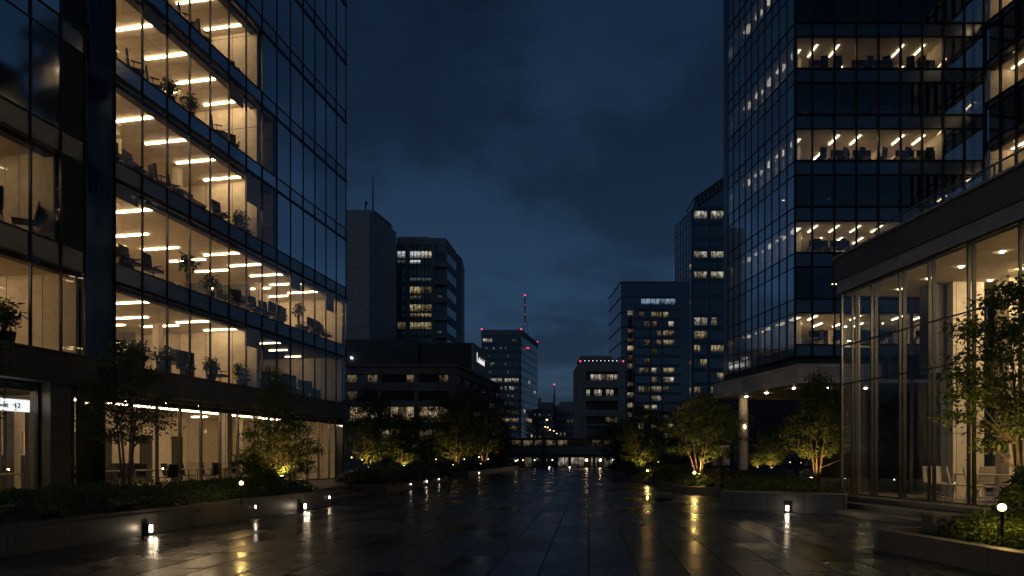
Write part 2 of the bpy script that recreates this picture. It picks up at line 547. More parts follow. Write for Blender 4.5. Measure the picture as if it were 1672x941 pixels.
class MB:
    def __init__(s):
        s.v, s.f, s.m = [], [], []

    def face(s, pts, m=0):
        i = len(s.v)
        s.v += [tuple(p) for p in pts]
        s.f.append(tuple(range(i, i + len(pts))))
        s.m.append(m)
        return s

    def box(s, fr, a0, a1, d0, d1, z0, z1, m=0):
        i = len(s.v)
        for z in (z0, z1):
            for a, d in ((a0, d0), (a1, d0), (a1, d1), (a0, d1)):
                s.v.append(tuple(fr(a, d, z)))
        for q in ((0, 3, 2, 1), (4, 5, 6, 7), (0, 1, 5, 4), (1, 2, 6, 5), (2, 3, 7, 6), (3, 0, 4, 7)):
            s.f.append(tuple(i + k for k in q))
            s.m.append(m)
        return s

    def cbox(s, c, sx, sy, sz, m=0, rz=0.0, tilt=None):
        M4 = Matrix.Rotation(rz, 3, 'Z')
        if tilt:
            M4 = M4 @ Matrix.Rotation(tilt, 3, 'X')
        i = len(s.v)
        for z in (-1, 1):
            for x, y in ((-1, -1), (1, -1), (1, 1), (-1, 1)):
                s.v.append(tuple(Vector(c) + M4 @ Vector((x * sx / 2, y * sy / 2, z * sz / 2))))
        for q in ((0, 3, 2, 1), (4, 5, 6, 7), (0, 1, 5, 4), (1, 2, 6, 5), (2, 3, 7, 6), (3, 0, 4, 7)):
            s.f.append(tuple(i + k for k in q))
            s.m.append(m)
        return s

    def prism(s, poly, z0, z1, m=0):
        n = len(poly)
        i = len(s.v)
        s.v += [(p[0], p[1], z0) for p in poly] + [(p[0], p[1], z1) for p in poly]
        s.f.append(tuple(i + n + k for k in range(n)))
        s.m.append(m)
        s.f.append(tuple(i + k for k in reversed(range(n))))
        s.m.append(m)
        for k in range(n):
            k2 = (k + 1) % n
            s.f.append((i + k, i + k2, i + n + k2, i + n + k))
            s.m.append(m)
        return s

    def path(s, pts, rad, n=6, m=0, cap=True):
        pts = [Vector(p) for p in pts]
        rings = []
        for k, p in enumerate(pts):
            t = (pts[min(k + 1, len(pts) - 1)] - pts[max(k - 1, 0)])
            t = t.normalized() if t.length > 1e-6 else Vector((0, 0, 1))
            a = t.cross(Vector((0, 0, 1)) if abs(t.z) < .9 else Vector((1, 0, 0))).normalized()
            b = t.cross(a)
            r = rad[k] if isinstance(rad, (list, tuple)) else rad
            i = len(s.v)
            for q in range(n):
                an = 2 * math.pi * q / n
                s.v.append(tuple(p + a * (math.cos(an) * r) + b * (math.sin(an) * r)))
            rings.append(i)
        for k in range(len(rings) - 1):
            for q in range(n):
                q2 = (q + 1) % n
                s.f.append((rings[k] + q, rings[k] + q2, rings[k + 1] + q2, rings[k + 1] + q))
                s.m.append(m)
        if cap:
            s.f.append(tuple(rings[0] + q for q in reversed(range(n))))
            s.m.append(m)
            s.f.append(tuple(rings[-1] + q for q in range(n)))
            s.m.append(m)
        return s

    def ball(s, c, rx, ry=None, rz=None, nu=10, nv=7, m=0):
        ry = rx if ry is None else ry
        rz = rx if rz is None else rz
        i = len(s.v)
        for a in range(nv + 1):
            th = math.pi * a / nv
            for b in range(nu):
                ph = 2 * math.pi * b / nu
                s.v.append((c[0] + rx * math.sin(th) * math.cos(ph), c[1] + ry * math.sin(th) * math.sin(ph), c[2] + rz * math.cos(th)))
        for a in range(nv):
            for b in range(nu):
                b2 = (b + 1) % nu
                s.f.append((i + a * nu + b, i + (a + 1) * nu + b, i + (a + 1) * nu + b2, i + a * nu + b2))
                s.m.append(m)
        return s

    def leaf(s, c, ln, wd, rnd, flat=.6, m=0):
        """one folded leaf: two triangles pairs sharing the midrib"""
        an = rnd.random() * 6.283
        el = rnd.gauss(-.25, flat)
        d = Vector((math.cos(an) * math.cos(el), math.sin(an) * math.cos(el), math.sin(el)))
        sd = d.cross(Vector((0, 0, 1))).normalized()
        ro = rnd.gauss(0, .7)
        up = sd.cross(d)
        sd = sd * math.cos(ro) + up * math.sin(ro)
        up = sd.cross(d)
        i = len(s.v)
        c = Vector(c)
        s.v += [tuple(c), tuple(c + d * ln * .45 + sd * wd * .5 + up * wd * .18), tuple(c + d * ln), tuple(c + d * ln * .45 - sd * wd * .5 + up * wd * .18)]
        s.f += [(i, i + 1, i + 2), (i, i + 2, i + 3)]
        s.m += [m, m]
        return s

    def build(s, name, mats, parent=None, smooth=False, loc=None):
        """loc: base point for a top-level mesh object"""
        off = Vector((0, 0, 0))
        p = parent
        while p is not None:
            off += p.location
            p = p.parent
        if loc is not None:
            off = off + Vector(loc)
        me = bpy.data.meshes.new(name)
        me.from_pydata([(v[0] - off.x, v[1] - off.y, v[2] - off.z) for v in s.v], [], s.f)
        if not isinstance(mats, (list, tuple)):
            mats = [mats]
        for mm in mats:
            me.materials.append(mm)
        if len(mats) > 1:
            me.polygons.foreach_set('material_index', s.m)
        if smooth:
            me.polygons.foreach_set('use_smooth', [True] * len(s.f))
        me.update()
        o = bpy.data.objects.new(name, me)
        COL.objects.link(o)
        if loc is not None:
            o.location = loc
        if parent is not None:
            o.parent = parent
        return o


def tag(o, label, cat, group=None):
    o['label'] = label
    o['category'] = cat
    if group:
        o['group'] = group
    return o


def thing(name, label, cat, loc=(0, 0, 0), group=None):
    o = bpy.data.objects.new(name, None)
    o.empty_display_size = .2
    COL.objects.link(o)
    o.location = loc
    return tag(o, label, cat, group)


def kind(o, k):
    o['kind'] = k
    return o


KIDS = {}


def copy_tree(o, parent=None):
    c = o.copy()
    COL.objects.link(c)
    c.parent = parent
    if o.name not in KIDS or parent is None:
        pass
    for ch in list(o.children):
        copy_tree(ch, c)
    return c


def place(proto, used, loc, rz, label, cat, group, scale=1.0):
    o = proto if not used else copy_tree(proto)
    used.append(1)
    o.location = loc
    o.rotation_euler = (0, 0, rz)
    o.scale = (scale, scale, scale)
    tag(o, label, cat, group)
    return o


ORD = ['first', 'second', 'third', 'fourth', 'fifth', 'sixth', 'seventh', 'eighth', 'ninth', 'tenth', 'eleventh', 'twelfth', 'thirteenth',
       'fourteenth', 'fifteenth', 'sixteenth', 'seventeenth', 'eighteenth', 'nineteenth', 'twentieth']


# ------------------------------------------------------------------ windows: at most 100 panes of a building as parts, the rest one part
def proj_area(pts):
    xs, ys = [], []
    for p in pts:
        if p.y < .5:
            return 0
        xs.append(CX + p.x / p.y * F)
        ys.append(HY - (p.z - EH) / p.y * F)
    x0, x1 = max(0, min(xs)), min(1672, max(xs))
    y0, y1 = max(0, min(ys)), min(941, max(ys))
    return max(0, x1 - x0) * max(0, y1 - y0)


class Windows:
    def __init__(s, root, limit=96):
        s.root, s.q, s.limit = root, [], limit

    def add(s, fr, a0, a1, z0, z1, mat, d=0.0):
        pts = [fr(a0, d, z0), fr(a1, d, z0), fr(a1, d, z1), fr(a0, d, z1)]
        s.q.append((proj_area(pts), pts, mat))

    def finish(s, name='window'):
        s.q.sort(key=lambda t: -t[0])
        for ar, pts, mat in s.q[:s.limit]:
            MB().face(pts).build(name, mat, s.root)
        rest = s.q[s.limit:]
        if rest:
            mats = []
            mb = MB()
            for ar, pts, mat in rest:
                if mat not in mats:
                    mats.append(mat)
                mb.face(pts, mats.index(mat))
            kind(mb.build(name, mats, s.root), 'stuff')
# ================================================================== setting
g = MB().face([(-700, -60, -.02), (700, -60, -.02), (700, 1500, -.02), (-700, 1500, -.02)])
kind(g.build('ground', pbr('asphalt', (.035, .035, .037), .55, var=.2, bump=.1)), 'structure')
g = MB().face([(-60, -12, 0), (70, -12, 0), (70, 97, 0), (-60, 97, 0)])
kind(g.build('plaza_paving', M['paving']), 'structure')
# shallow rain puddle near the russet bed
pm, pnt, pout = new_mat('puddle_water')
pb = N(pnt, 'ShaderNodeBsdfPrincipled')
pb.inputs['Base Color'].default_value = (.006, .006, .007, 1)
pb.inputs['Roughness'].default_value = .03
pnt.links.new(pb.outputs[0], pout.inputs[0])
rp = random.Random(3)
pts = []
for k in range(22):
    a = 2 * math.pi * k / 22
    r = 1 + .22 * math.sin(3 * a + 1) + rp.uniform(-.08, .08)
    pts.append((5.3 + .85 * r * math.cos(a), 26.6 + 1.5 * r * math.sin(a), .004))
kind(MB().face(pts).build('puddle', pm), 'structure')

# ---- the raised terrace in front of the left tower (z = .45) and its steps
TZ = .45
LF = Fr((-12.52, 21.54), (.2017, 1))          # facade plane of the left tower
edge = [(-8.45, 11.6), (-6.55, 22.6), (-7.6, 23.35), (-7.0, 29.75), (-5.75, 29.9), (-4.75, 45.9), (-6.4, 46.3), (-5.4, 53.4), (-3.65, 53), (.6, 90)]
back = [(-40, 90), (-40, -6), (-11.2, -6)]
kind(MB().prism(edge + back, -.01, TZ).build('terrace', panelled('terrace_paving', (.10, .098, .094), 1.2, 1.2, rough=.35)), 'structure')
st = MB()
sf = Fr((-7.62, 23.5), (.6, 6.2))
st.box(sf, 0, 6.2, -.42, .0, -.005, .30)
st.box(sf, -.0, 6.15, -.86, -.425, -.005, .15)
kind(st.build('terrace_steps', M['granite']), 'structure')


def wall_line(pts, th, z0, z1, inward_left=True):
    """mitred wall along a polyline, thickness to the left of the run (or right)"""
    P2 = [Vector(p) for p in pts]
    off = []
    for k in range(len(P2)):
        ns = []
        if k > 0:
            d = (P2[k] - P2[k - 1]).normalized()
            ns.append(Vector((-d.y, d.x)))
        if k < len(P2) - 1:
            d = (P2[k + 1] - P2[k]).normalized()
            ns.append(Vector((-d.y, d.x)))
        nn = sum(ns, Vector((0, 0))).normalized()
        nn = nn / max(.4, nn.dot(ns[0]))
        off.append(P2[k] + nn * th * (1 if inward_left else -1))
    mb = MB()
    for k in range(len(P2) - 1):
        a, b, c, d = P2[k], P2[k + 1], off[k + 1], off[k]
        q = [(a.x, a.y), (b.x, b.y), (c.x, c.y), (d.x, d.y)]
        if not inward_left:
            q = q[::-1]
        mb.prism(q, z0, z1)
    return mb, P2, off


def planter(label, pts, h, th, mat, inward_left=True, cap=.035, name='planter_wall'):
    t = thing(name, label, 'planter', (pts[0][0], pts[0][1], 0))
    mb, p2, off = wall_line(pts, th, 0, h, inward_left)
    mb.build('wall', mat, t)
    # coping stone, a little proud
    mb2, _, _ = wall_line([tuple(p) for p in pts], th + .0, h + .003, h + .003 + cap, inward_left)
    mb2.build('coping', M['granite_light'], t)
    return t


planter('long dark granite planter wall with two bollard lights at its foot, in front of the low hedge', [(-10.4, 2.5), (-8.6, 11.5), (-6.2, 23.4), (-7.4, 23.45)], .50, .30, M['granite'])
planter('low granite planter wall with three recessed lamps beyond the terrace steps', [(-6.9, 29.35), (-5.47, 29.6), (-4.39, 46.2), (-6.2, 46.6)], .45, .28, M['granite'])
planter('distant granite planter wall with one lamp leading to the far arcade', [(-6.0, 52.3), (-3.35, 52.6), (.9, 90)], .45, .28, M['granite'])
# right-hand beds
RB = [(9.9, 74), (9.1, 55), (8.35, 42.5), (7.85, 35), (7.75, 32), (8.05, 30.6), (8.9, 29.9), (13.2, 28.6)]
planter('low curved stone kerb around the russet shrub bed', RB, .30, .22, M['granite_light'], True, .02, 'bed_kerb')
kind(MB().prism([(10.1, 74), (9.3, 55), (8.55, 42.5), (8.05, 35), (7.95, 32.1), (8.2, 30.8), (9.0, 30.1), (13.4, 28.8), (26, 30), (26, 44), (16, 50), (15, 74)], 0, .22).build('bed_soil', M['soil']), 'structure')
t = thing('granite_bench_wall', 'broad pale granite bench wall with a glowing bollard in the middle of its front', 'wall', (6.58, 21.6, 0))
bf = Fr((6.58, 21.6), (3.08, -1.8))
MB().box(bf, 0, 3.57, 0, .9, 0, .53).build('wall', M['granite_light'], t)
MB().box(bf, -.02, 3.57, -.02, .92, .533, .575).build('coping', M['granite_light'], t)
# front right planter
planter('pale granite planter wall below the corner shrubs and the tall globe light', [(10.8, 13.6), (6.75, 12.75), (6.61, 12.35), (6.96, 9.28), (7.4, 4.5)], .34, .26, M['granite_light'], True, .03)
kind(MB().prism([(10.8, 13.3), (6.85, 12.5), (7.2, 9.3), (7.65, 4.5), (13, 4.5), (13, 13.3)], 0, .28).build('planter_soil', M['soil']), 'structure')
t = thing('granite_block', 'short upper granite block at the back of the corner planter', 'stone block', (7.7, 12.95, .28))
MB().box(W, 7.55, 8.5, 12.25, 12.6, .285, .60).build('block', M['granite_light'], t)
MB().box(W, 7.53, 8.52, 12.23, 12.62, .603, .635).build('coping', M['granite_light'], t)


# ================================================================== left office tower
def storey(root, fr, a0, a1, d0, d1, zb, zt, lit, mats=None, strips=None, strip_mat='strip', walls=(True, True), cols=(), clutter=0):
    cm = mats or [M['ceiling'], M['carpet'], M['office_wall'], M['bulkhead']]
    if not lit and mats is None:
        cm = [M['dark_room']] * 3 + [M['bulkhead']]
    mb = MB()
    mb.box(fr, a0, a1, d0, d1, zt + .02, zt + .22, 0)
    mb.box(fr, a0, a1, d0, d1, zb - .24, zb - .02, 1)
    mb.box(fr, a0, a1, d1 + .003, d1 + .15, zb - .24, zt + .22, 2)
    if walls[0]:
        mb.box(fr, a0, a0 + .1, d0 + .05, d1 - .003, zb - .017, zt + .017, 2)
    if walls[1]:
        mb.box(fr, a1 - .1, a1, d0 + .05, d1 - .003, zb - .017, zt + .017, 2)
    mb.box(fr, a0 + .11, a1 - .11, d0 + .06, d0 + .34, zt - .13, zt + .017, 3)
    for c in cols:
        mb.box(fr, c - .17, c + .17, d0 + .75, d0 + 1.1, zb - .017, zt + .017, 2)
    rq = random.Random(int(zb * 10 + a0 * 7))
    for q in range(clutter):          # cupboards, doors and half-height partitions deeper in the room
        a = rq.uniform(a0 + .5, a1 - 1.6)
        w_ = rq.uniform(.5, 1.5)
        ty = rq.random()
        if ty < .45:
            mb.box(fr, a, a + w_, d1 - .40 - .03 * q, d1 - .003, zb - .017, zb + rq.choice([.9, 1.3, 1.9, 2.15]), rq.choice([1, 3, 3]))
        elif ty < .75:
            mb.box(fr, a, a + .05, 2.2 + q * .31, 4.2 + q * .31, zb - .017, zb + rq.choice([1.25, 1.5, 2.3]), rq.choice([1, 3]))
        else:
            dd = 2.6 + .27 * q
            mb.box(fr, a, a + .28, dd, dd + .28, zb - .017, zt + .017, rq.choice([1, 2]))
    st = mb.build('storey', cm, root)
    for (sa, sd, la, ld) in strips or ():
        MB().box(fr, sa - la / 2, sa + la / 2, sd - ld / 2, sd + ld / 2, zt - .035, zt + .012).build('ceiling_light', M[strip_mat], st)
    return st


def lattice(fr, edges, rows, z0, z1, root, mat, w=.05, out=.07, inn=.05, hw=.05, name='mullions'):
    mb = MB()
    for e in edges:
        mb.box(fr, e - w / 2, e + w / 2, -out, inn, z0, z1)
    for z in rows:
        for k in range(len(edges) - 1):
            mb.box(fr, edges[k] + w / 2 + .001, edges[k + 1] - w / 2 - .001, -out * .72, inn * .7, z - hw / 2, z + hw / 2)
    return mb.build(name, mat, root)


rl = random.Random(11)
LT = thing('office_tower', 'tall dark glass office tower with rows of warmly lit floors beside the planted terrace', 'office tower', (-12.52, 21.54, TZ))
win = Windows(LT, 98)
BW = 16.7 / 14
E14 = [BW * k for k in range(15)]


def LZ(k):
    zt = 7.15 + 3.25 * (k - 2)
    return (4.55 if k == 2 else zt - 2.6), zt


def strips_for(a0, a1, rng, dens=1.0, rows=(1.5, 3.6, 5.7), ln=1.75):
    out = []
    for r, d in enumerate(rows):
        a = a0 + .7 + .55 * (r % 2)
        while a < a1 - .4:
            if rng.random() < dens:
                out.append((a, d, .065, ln))
            a += 1.75
    return out


LIT_LEFT = {2: (0, 7, 'strip_mid'), 3: (0, 14, 'strip'), 4: (0, 7, 'strip'), 5: (0, 7, 'strip'), 6: (0, 7, 'strip_mid')}
for k in range(2, 11):
    zb, zt = LZ(k)
    b0, b1, sm = LIT_LEFT.get(k, (0, 0, None))
    if b1:
        storey(LT, LF, b0 * BW + .06, b1 * BW - .02, .14, 7.0, zb, zt, True, strips=strips_for(b0 * BW, b1 * BW, rl, .80), strip_mat=sm, clutter=9 if k != 3 else 14,
               cols=())
    if k == 2:
        storey(LT, LF, 7 * BW + .02, 16.6, .14, 7.0, zb, zt, True, mats=[M['bulkhead'], M['dark_room'], M['office_wall'], M['bulkhead']],
               strips=[(9.6, 2.2, .1, .9), (10.4, 4.4, .1, 1.2), (12.2, 3.0, .1, .8), (14.6, 4.6, .1, .8), (11.3, 1.4, .08, 1.1), (13.4, 2.2, .08, 1.0), (15.6, 2.6, .08, .9)], strip_mat='strip_low', clutter=12)
    elif b1 < 14:
        if k in (4, 5):
            storey(LT, LF, b1 * BW + .02, 8 * BW - .02, .14, 7.0, zb, zt, True, strips=[(9.0, 3.2, .06, .9)], strip_mat='strip_dim', clutter=2)
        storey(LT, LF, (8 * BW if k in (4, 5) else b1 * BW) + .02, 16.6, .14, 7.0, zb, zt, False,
               strips=[(10.2, 5.0, .1, .5), (12.3, 6.0, .1, .4)] if k in (4, 5, 6) else None, strip_mat='strip_dim', clutter=8)  # short dim strips added for a faint sparkle deep in the dark bays
    for b in range(14):
        win.add(LF, E14[b] + .02, E14[b + 1] - .02, zb, zt, M['glass'] if b < b1 or k == 2 or (b == 7 and k in (4, 5)) else M['glass_blue'])
    zn = LZ(k + 1)[0]
    MB().box(LF, 0, 16.7, .012, .10, zt + .003, zn - .003).build('spandrel', M['spandrel_blue'] if k > 3 else M['spandrel'], LT)
# frames
rows = []
for k in range(2, 11):
    zb, zt = LZ(k)
    rows += [zb, zt]
lattice(LF, E14, rows, 4.552, 36.6, LT, M['mullion'], .034, .028, .05, .032)
lf_out = MB()
for k in range(2, 11):
    lf_out.box(LF, -.05, 16.78, -.07, -.031, LZ(k)[1] + .02, LZ(k)[1] + .075)      # thin projecting ledge line at every slab
lf_out.build('slab_ledge', M['metal_dark'], LT)
for b, k, dz in ((2, 6, .9), (5, 5, .7), (6, 4, 1.2), (1, 5, .5), (6, 2, .8), (0, 3, .45), (9, 3, .7), (12, 3, 1.0)):
    MB().box(LF, E14[b] + .07, E14[b + 1] - .07, .105, .125, LZ(k)[1] - dz, LZ(k)[1] - .02).build('roller_blind', M['blind'], LT)
# ground floor
GE = E14
for b in range(14):
    win.add(LF, GE[b] + .02, GE[b + 1] - .02, TZ + .02, 3.72, M['glass'], .42)
gf = Fr(LF.xy(0, .42), (.2017, 1))
lattice(gf, GE, [TZ + .04, 3.70], TZ, 3.745, LT, M['mullion_pale'], .07, .05)
storey(LT, LF, .03, 16.6, .52, 7.0, TZ + .03, 3.62, True, walls=(False, True), strips=[(2.2, 2.6, 2.6, .06), (5.0, 2.6, 2.6, .06), (7.8, 2.6, 2.6, .06), (10.6, 2.6, 2.6, .06), (13.5, 2.6, 2.4, .06), (1.0, 5.2, .1, 1.2), (3.2, 5.2, .1, 1.2), (11, 5.0, .1, .8)],
       strip_mat='strip_lobby', cols=(7.9,), clutter=12)
mb = MB()
for a in (5.4, 6.9, 9.4, 11.6):
    mb.box(LF, a, a + .75, 6.94, 6.99, TZ + .02, 2.7)
mb.build('doorway', M['dark_room'], LT)
MB().box(LF, -.02, 16.92, -.14, .52, 3.752, 4.548).build('stone_band', M['dark_stone'], LT)
MB().box(LF, -.02, 16.92, -.20, -.0, 4.5495, 4.60).build('band_coping', M['dark_stone'], LT)
MB().box(LF, 16.62, 16.72, .15, 7.2, TZ, 36.6).build('end_wall', M['dark_glass'], LT)
MB().box(LF, -9.2, 16.72, 7.4, 14, 0, 36.6).build('core', M['metal_dark'], LT)
# notch between tower and wing
nb = MB()
nb.box(LF, -1.1, -.03, 2.0, 2.2, 4.6, 36.6)
nb.box(LF, -.03, .03, .06, 2.0, 4.6, 36.6)
nb.box(LF, -1.16, -1.1, .06, 2.2, 4.6, 36.6)
nb.box(LF, -1.1, -.03, .53, 2.2, 3.76, 4.597)
for a in (-.85, -.6, -.35):
    nb.box(LF, a, a + .03, 1.94, 1.997, 4.6, 36.6)
nb.build('recess', M['spandrel_blue'], LT)
MB().box(LF, -1.1, -.02, .34, .39, TZ, 3.74).build('recess_glass', M['dark_glass'], LT)
# wing
WE = [-9.0, -7.8, -6.6, -5.4, -4.2, -3.0, -2.02]
for k in range(2, 11):
    zb, zt = LZ(k)
    if k == 2:
        storey(LT, LF, -9.0, -1.2, .14, 7.0, zb, zt, True, strips=strips_for(-9, -1.2, rl, .7), strip_mat='strip_mid', clutter=5)
    elif k == 3:
        storey(LT, LF, -9.0, -1.98, .14, 5.0, zb, zt, True, clutter=3, strips=[(-3.6, 1.6, .08, 1.3), (-3.6, 3.6, .08, 1.3), (-5.4, 2.0, .08, 1.3), (-7.2, 2.0, .08, 1.3)], strip_mat='strip_low')
    else:
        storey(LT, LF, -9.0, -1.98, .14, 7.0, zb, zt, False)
    for b in range(6):
        win.add(LF, WE[b] + .02, WE[b + 1] - .02, zb, zt, M['glass'] if k < 4 else M['glass_blue'])
    if k == 2:
        win.add(LF, -2.0, -1.2, zb, zt, M['glass'])
    else:
        MB().box(LF, -2.0, -1.16, .0, .1, zb, zt).build('side_panel', M['metal_dark'], LT)
    MB().box(LF, -9, -1.16, .012, .10, zt + .003, LZ(k + 1)[0] - .003).build('spandrel', M['spandrel_blue'] if k > 3 else M['spandrel'], LT)
lattice(LF, WE + [-1.17], rows, 4.552, 36.6, LT, M['mullion'], .045, .035, .05, .04)
MB().box(LF, -9.2, -.93, -.24, .52, 3.765, 4.60).build('stone_band', M['dark_stone'], LT)
MB().box(LF, -9.2, -.90, -.30, -.05, 4.603, 4.66).build('band_coping', M['dark_stone'], LT)
MB().box(LF, -2.45, -1.75, -.08, .6, TZ, 3.76).build('stone_pier', M['pier_stone'], LT)
MB().box(LF, -1.74, -1.12, .42, .5, TZ, 3.74).build('recess_glass', M['dark_glass'], LT)
for a0, a1 in ((-9, -7), (-7, -5.3), (-5.3, -3.9), (-3.9, -2.47)):
    win.add(LF, a0 + .02, a1 - .02, TZ + .02, 3.74, M['glass'], .3)
gf2 = Fr(LF.xy(0, .3), (.2017, 1))
lattice(gf2, [-9, -7, -5.3, -3.9, -2.5], [TZ + .04, 3.72], TZ, 3.745, LT, M['mullion'], .06, .05)
storey(LT, LF, -9.0, -.02, .4, 7.0, TZ + .03, 3.66, True, walls=(True, False), strips=[(-4.2, 1.0, .1, 1.6), (-3.1, 2.6, .1, 1.4), (-6.3, 1.6, .1, 1.4), (-3.4, 4.9, 1.8, .06), (-6, 4.9, 1.8, .06)], strip_mat='strip_lobby',
       mats=[M['bulkhead'], M['carpet'], M['office_wall'], M['bulkhead']])
mb = MB()
for a in (-5.6, -4.9, -4.1, -3.3, -2.5, -1.9, -1.1, -.45, .1, .9, 1.5, 2.3, 3.0):
    mb.box(LF, a, a + .16 + .10 * (int(a * 10) % 3), 4.2, 4.35, TZ + .03, 3.3)
mb.box(LF, -5.6, 3.2, 4.05, 4.36, 3.303, 3.6)
mb.build('lobby_fins', M['bulkhead'], LT)
win.finish()
# backlit lobby sign hung inside the glass
sg = thing('lobby_sign', 'long white backlit sign band hanging inside the corner lobby', 'sign', tuple(LF(-5, .55, 2.95)))
MB().box(LF, -7.2, -2.55, .50, .58, 2.93, 3.26).build('sign_panel', M['sign_face'], sg)


def text_on(name, body, mat, parent, fr, a, d, z, size, flip=1, ext=.012, sx=1.0):
    cu = bpy.data.curves.new(name, 'FONT')
    cu.body = body
    cu.size = size
    cu.extrude = ext
    cu.align_x = 'LEFT'
    tmp = bpy.data.objects.new(name, cu)
    me = bpy.data.meshes.new_from_object(tmp)
    bpy.data.objects.remove(tmp)
    me.materials.clear()
    me.materials.append(mat)
    o = bpy.data.objects.new(name, me)
    COL.objects.link(o)
    u = Vector((fr.u.x, fr.u.y, 0)) * flip
    zz = Vector((0, 0, 1))
    nrm = u.cross(zz)
    m4 = Matrix((u, zz, nrm)).transposed().to_4x4()
    m4.translation = fr(a, d, z) - parent.location
    o.parent = parent
    o.matrix_local = m4 @ Matrix.Diagonal((sx, 1, 1, 1))
    return o


text_on('lettering', 'ut   12', M['ink'], sg, LF, -3.38, .488, 3.02, .20)

# ================================================================== right office tower
RT = thing('office_tower', 'blue glass corner tower raised on a stone canopy with every other floor lit', 'office tower', (19.06, 46, 0))
RF = Fr((19.06, 46), (1, 0), (0, 1))
RL = Fr((19.06, 46), (-.113, 1), (1, .113))
RLn = 10.56
FE = [0, 1.15, 2.64, 4.12, 5.61, 7.1, 8.55, 9.98, 11.4, 12.74]
LE = [RLn * k / 10 for k in range(11)]
win = Windows(RT, 98)
foot = [(19.2, 46.14), (31.75, 46.14), (31.75, 57), (18.05, 56.4)]
core = [(24.2, 52.2), (31.7, 52.2), (31.7, 57), (24.2, 57)]
for i in range(10):
    zb, zt = 9.19 + 3.1 * i, 9.19 + 3.1 * i + 2.15
    lit = i % 2 == 0
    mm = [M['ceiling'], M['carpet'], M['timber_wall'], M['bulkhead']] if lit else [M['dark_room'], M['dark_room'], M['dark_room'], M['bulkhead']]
    mb = MB()
    mb.prism(foot, zt + .02, zt + .25, 0)
    mb.prism(foot, zb - .25, zb - .02, 1)
    mb.prism(core, zb - .017, zt + .017, 2)
    mb.box(W, 29.2, 29.3, 46.3, 52.19, zb - .017, zt + .017, 2)
    mb.box(RL, 2.2, RLn - .2, 1.6, 1.7, zb - .017, zt + .017, 2)
    sto = mb.build('storey', mm, RT)
    if lit:
        rr = random.Random(100 + i)
        sm = {0: 'strip', 2: 'strip_low', 4: 'strip_mid', 6: 'strip_low', 8: 'strip_mid'}[i]
        for q in range(1, 7):
            x = 19.06 + (FE[q] + FE[q + 1]) / 2
            for y in (47.6, 50.2):
                if rr.random() < .74:
                    MB().box(W, x - .035, x + .035, y - .7, y + .7, zt - .035, zt + .012).build('ceiling_light', M[sm], sto)
        for q in range(1, 6):
            y = 46 + q * 1.75 + .3
            x = 19.06 - .113 * (y - 46) + .95
            MB().box(W, x - .15, x + .30, y - .6, y + .6, zt - .035, zt + .012).build('ceiling_light', M['panel_light'], sto)
        cu = MB()  # translucent sheets added behind the west glass to imitate pale glowing panes
        for q in range(10):
            if rr.random() < .86:
                w_ = rr.uniform(.45, .78)
                a = LE[q] + .08 + rr.random() * (RLn / 10 - w_ - .14)
                cu.box(RL, a, a + w_, .34, .355, zb + .02, zt - rr.choice([.02, .02, .3]))
        cu.build('glow_sheet', M['glow_sheet'], sto)
        for q in range(5):
            a = 20.6 + rr.random() * 8
            ty = rr.random()
            pb_ = MB()
            if ty < .5:
                pb_.box(W, a, a + .06, 48.3, 51.9, zb - .015, zb + rr.choice([1.3, 2.1]))
            else:
                pb_.box(W, a, a + rr.uniform(.6, 1.4), 51.5, 51.9, zb - .015, zb + rr.choice([1.1, 1.7, 2.0]))
            pb_.build('partition', M['bulkhead'] if rr.random() < .6 else M['carpet'], sto)
    else:
        for q in range(3):
            x = 20 + 3.0 * q + .7 * (i % 3)
            MB().box(W, x, x + .35, 50.5, 50.6, zt - .03, zt + .012).build('ceiling_light', M['strip_dim'], sto)
    for b in range(9):
        win.add(RF, FE[b] + .02, FE[b + 1] - .02, zb, zt, M['glass_front'])
    for b in range(10):
        win.add(RL, LE[b] + .02, LE[b + 1] - .02, zb, zt, M['glass_west'])
    MB().box(RF, 0.02, 12.74, .012, .10, zt + .003, zb + 3.1 - .003).build('spandrel', M['spandrel'], RT)
    MB().box(RL, .02, RLn, .012, .10, zt + .003, zb + 3.1 - .003).build('spandrel', M['spandrel_west'], RT)
rows = []
for i in range(10):
    rows += [9.19 + 3.1 * i, 9.19 + 3.1 * i + 2.15]
lattice(RF, FE, rows + [8.42], 8.4, 40.2, RT, M['metal_dark'], .11, .10, .05, .10)
lattice(RL, LE, rows + [8.42], 8.4, 40.2, RT, M['mullion'], .045, .05, .05, .05)
MB().box(RF, 0.02, 12.74, .012, .10, 8.46, 9.13).build('spandrel', M['spandrel'], RT)
MB().box(RL, .02, RLn, .012, .10, 8.46, 9.13).build('spandrel', M['spandrel_west'], RT)
MB().box(RL, RLn + .03, RLn + .9, .0, .6, 8.4, 40.2).build('corner_pilaster', M['spandrel'], RT)
MB().prism([(19.3, 46.4), (31.7, 46.4), (31.7, 57.5), (17.9, 57.5)], 7.9, 8.39).build('soffit', M['bulkhead'], RT)
MB().prism([(20.2, 47.2), (31.7, 47.2), (31.7, 56.4), (19.2, 56.4)], 7.66, 7.897).build('recessed_band', M['fascia_light'], RT)
MB().box(W, 25, 31.7, 50.5, 57, 0, 7.6).build('lobby_core', M['metal_dark'], RT)
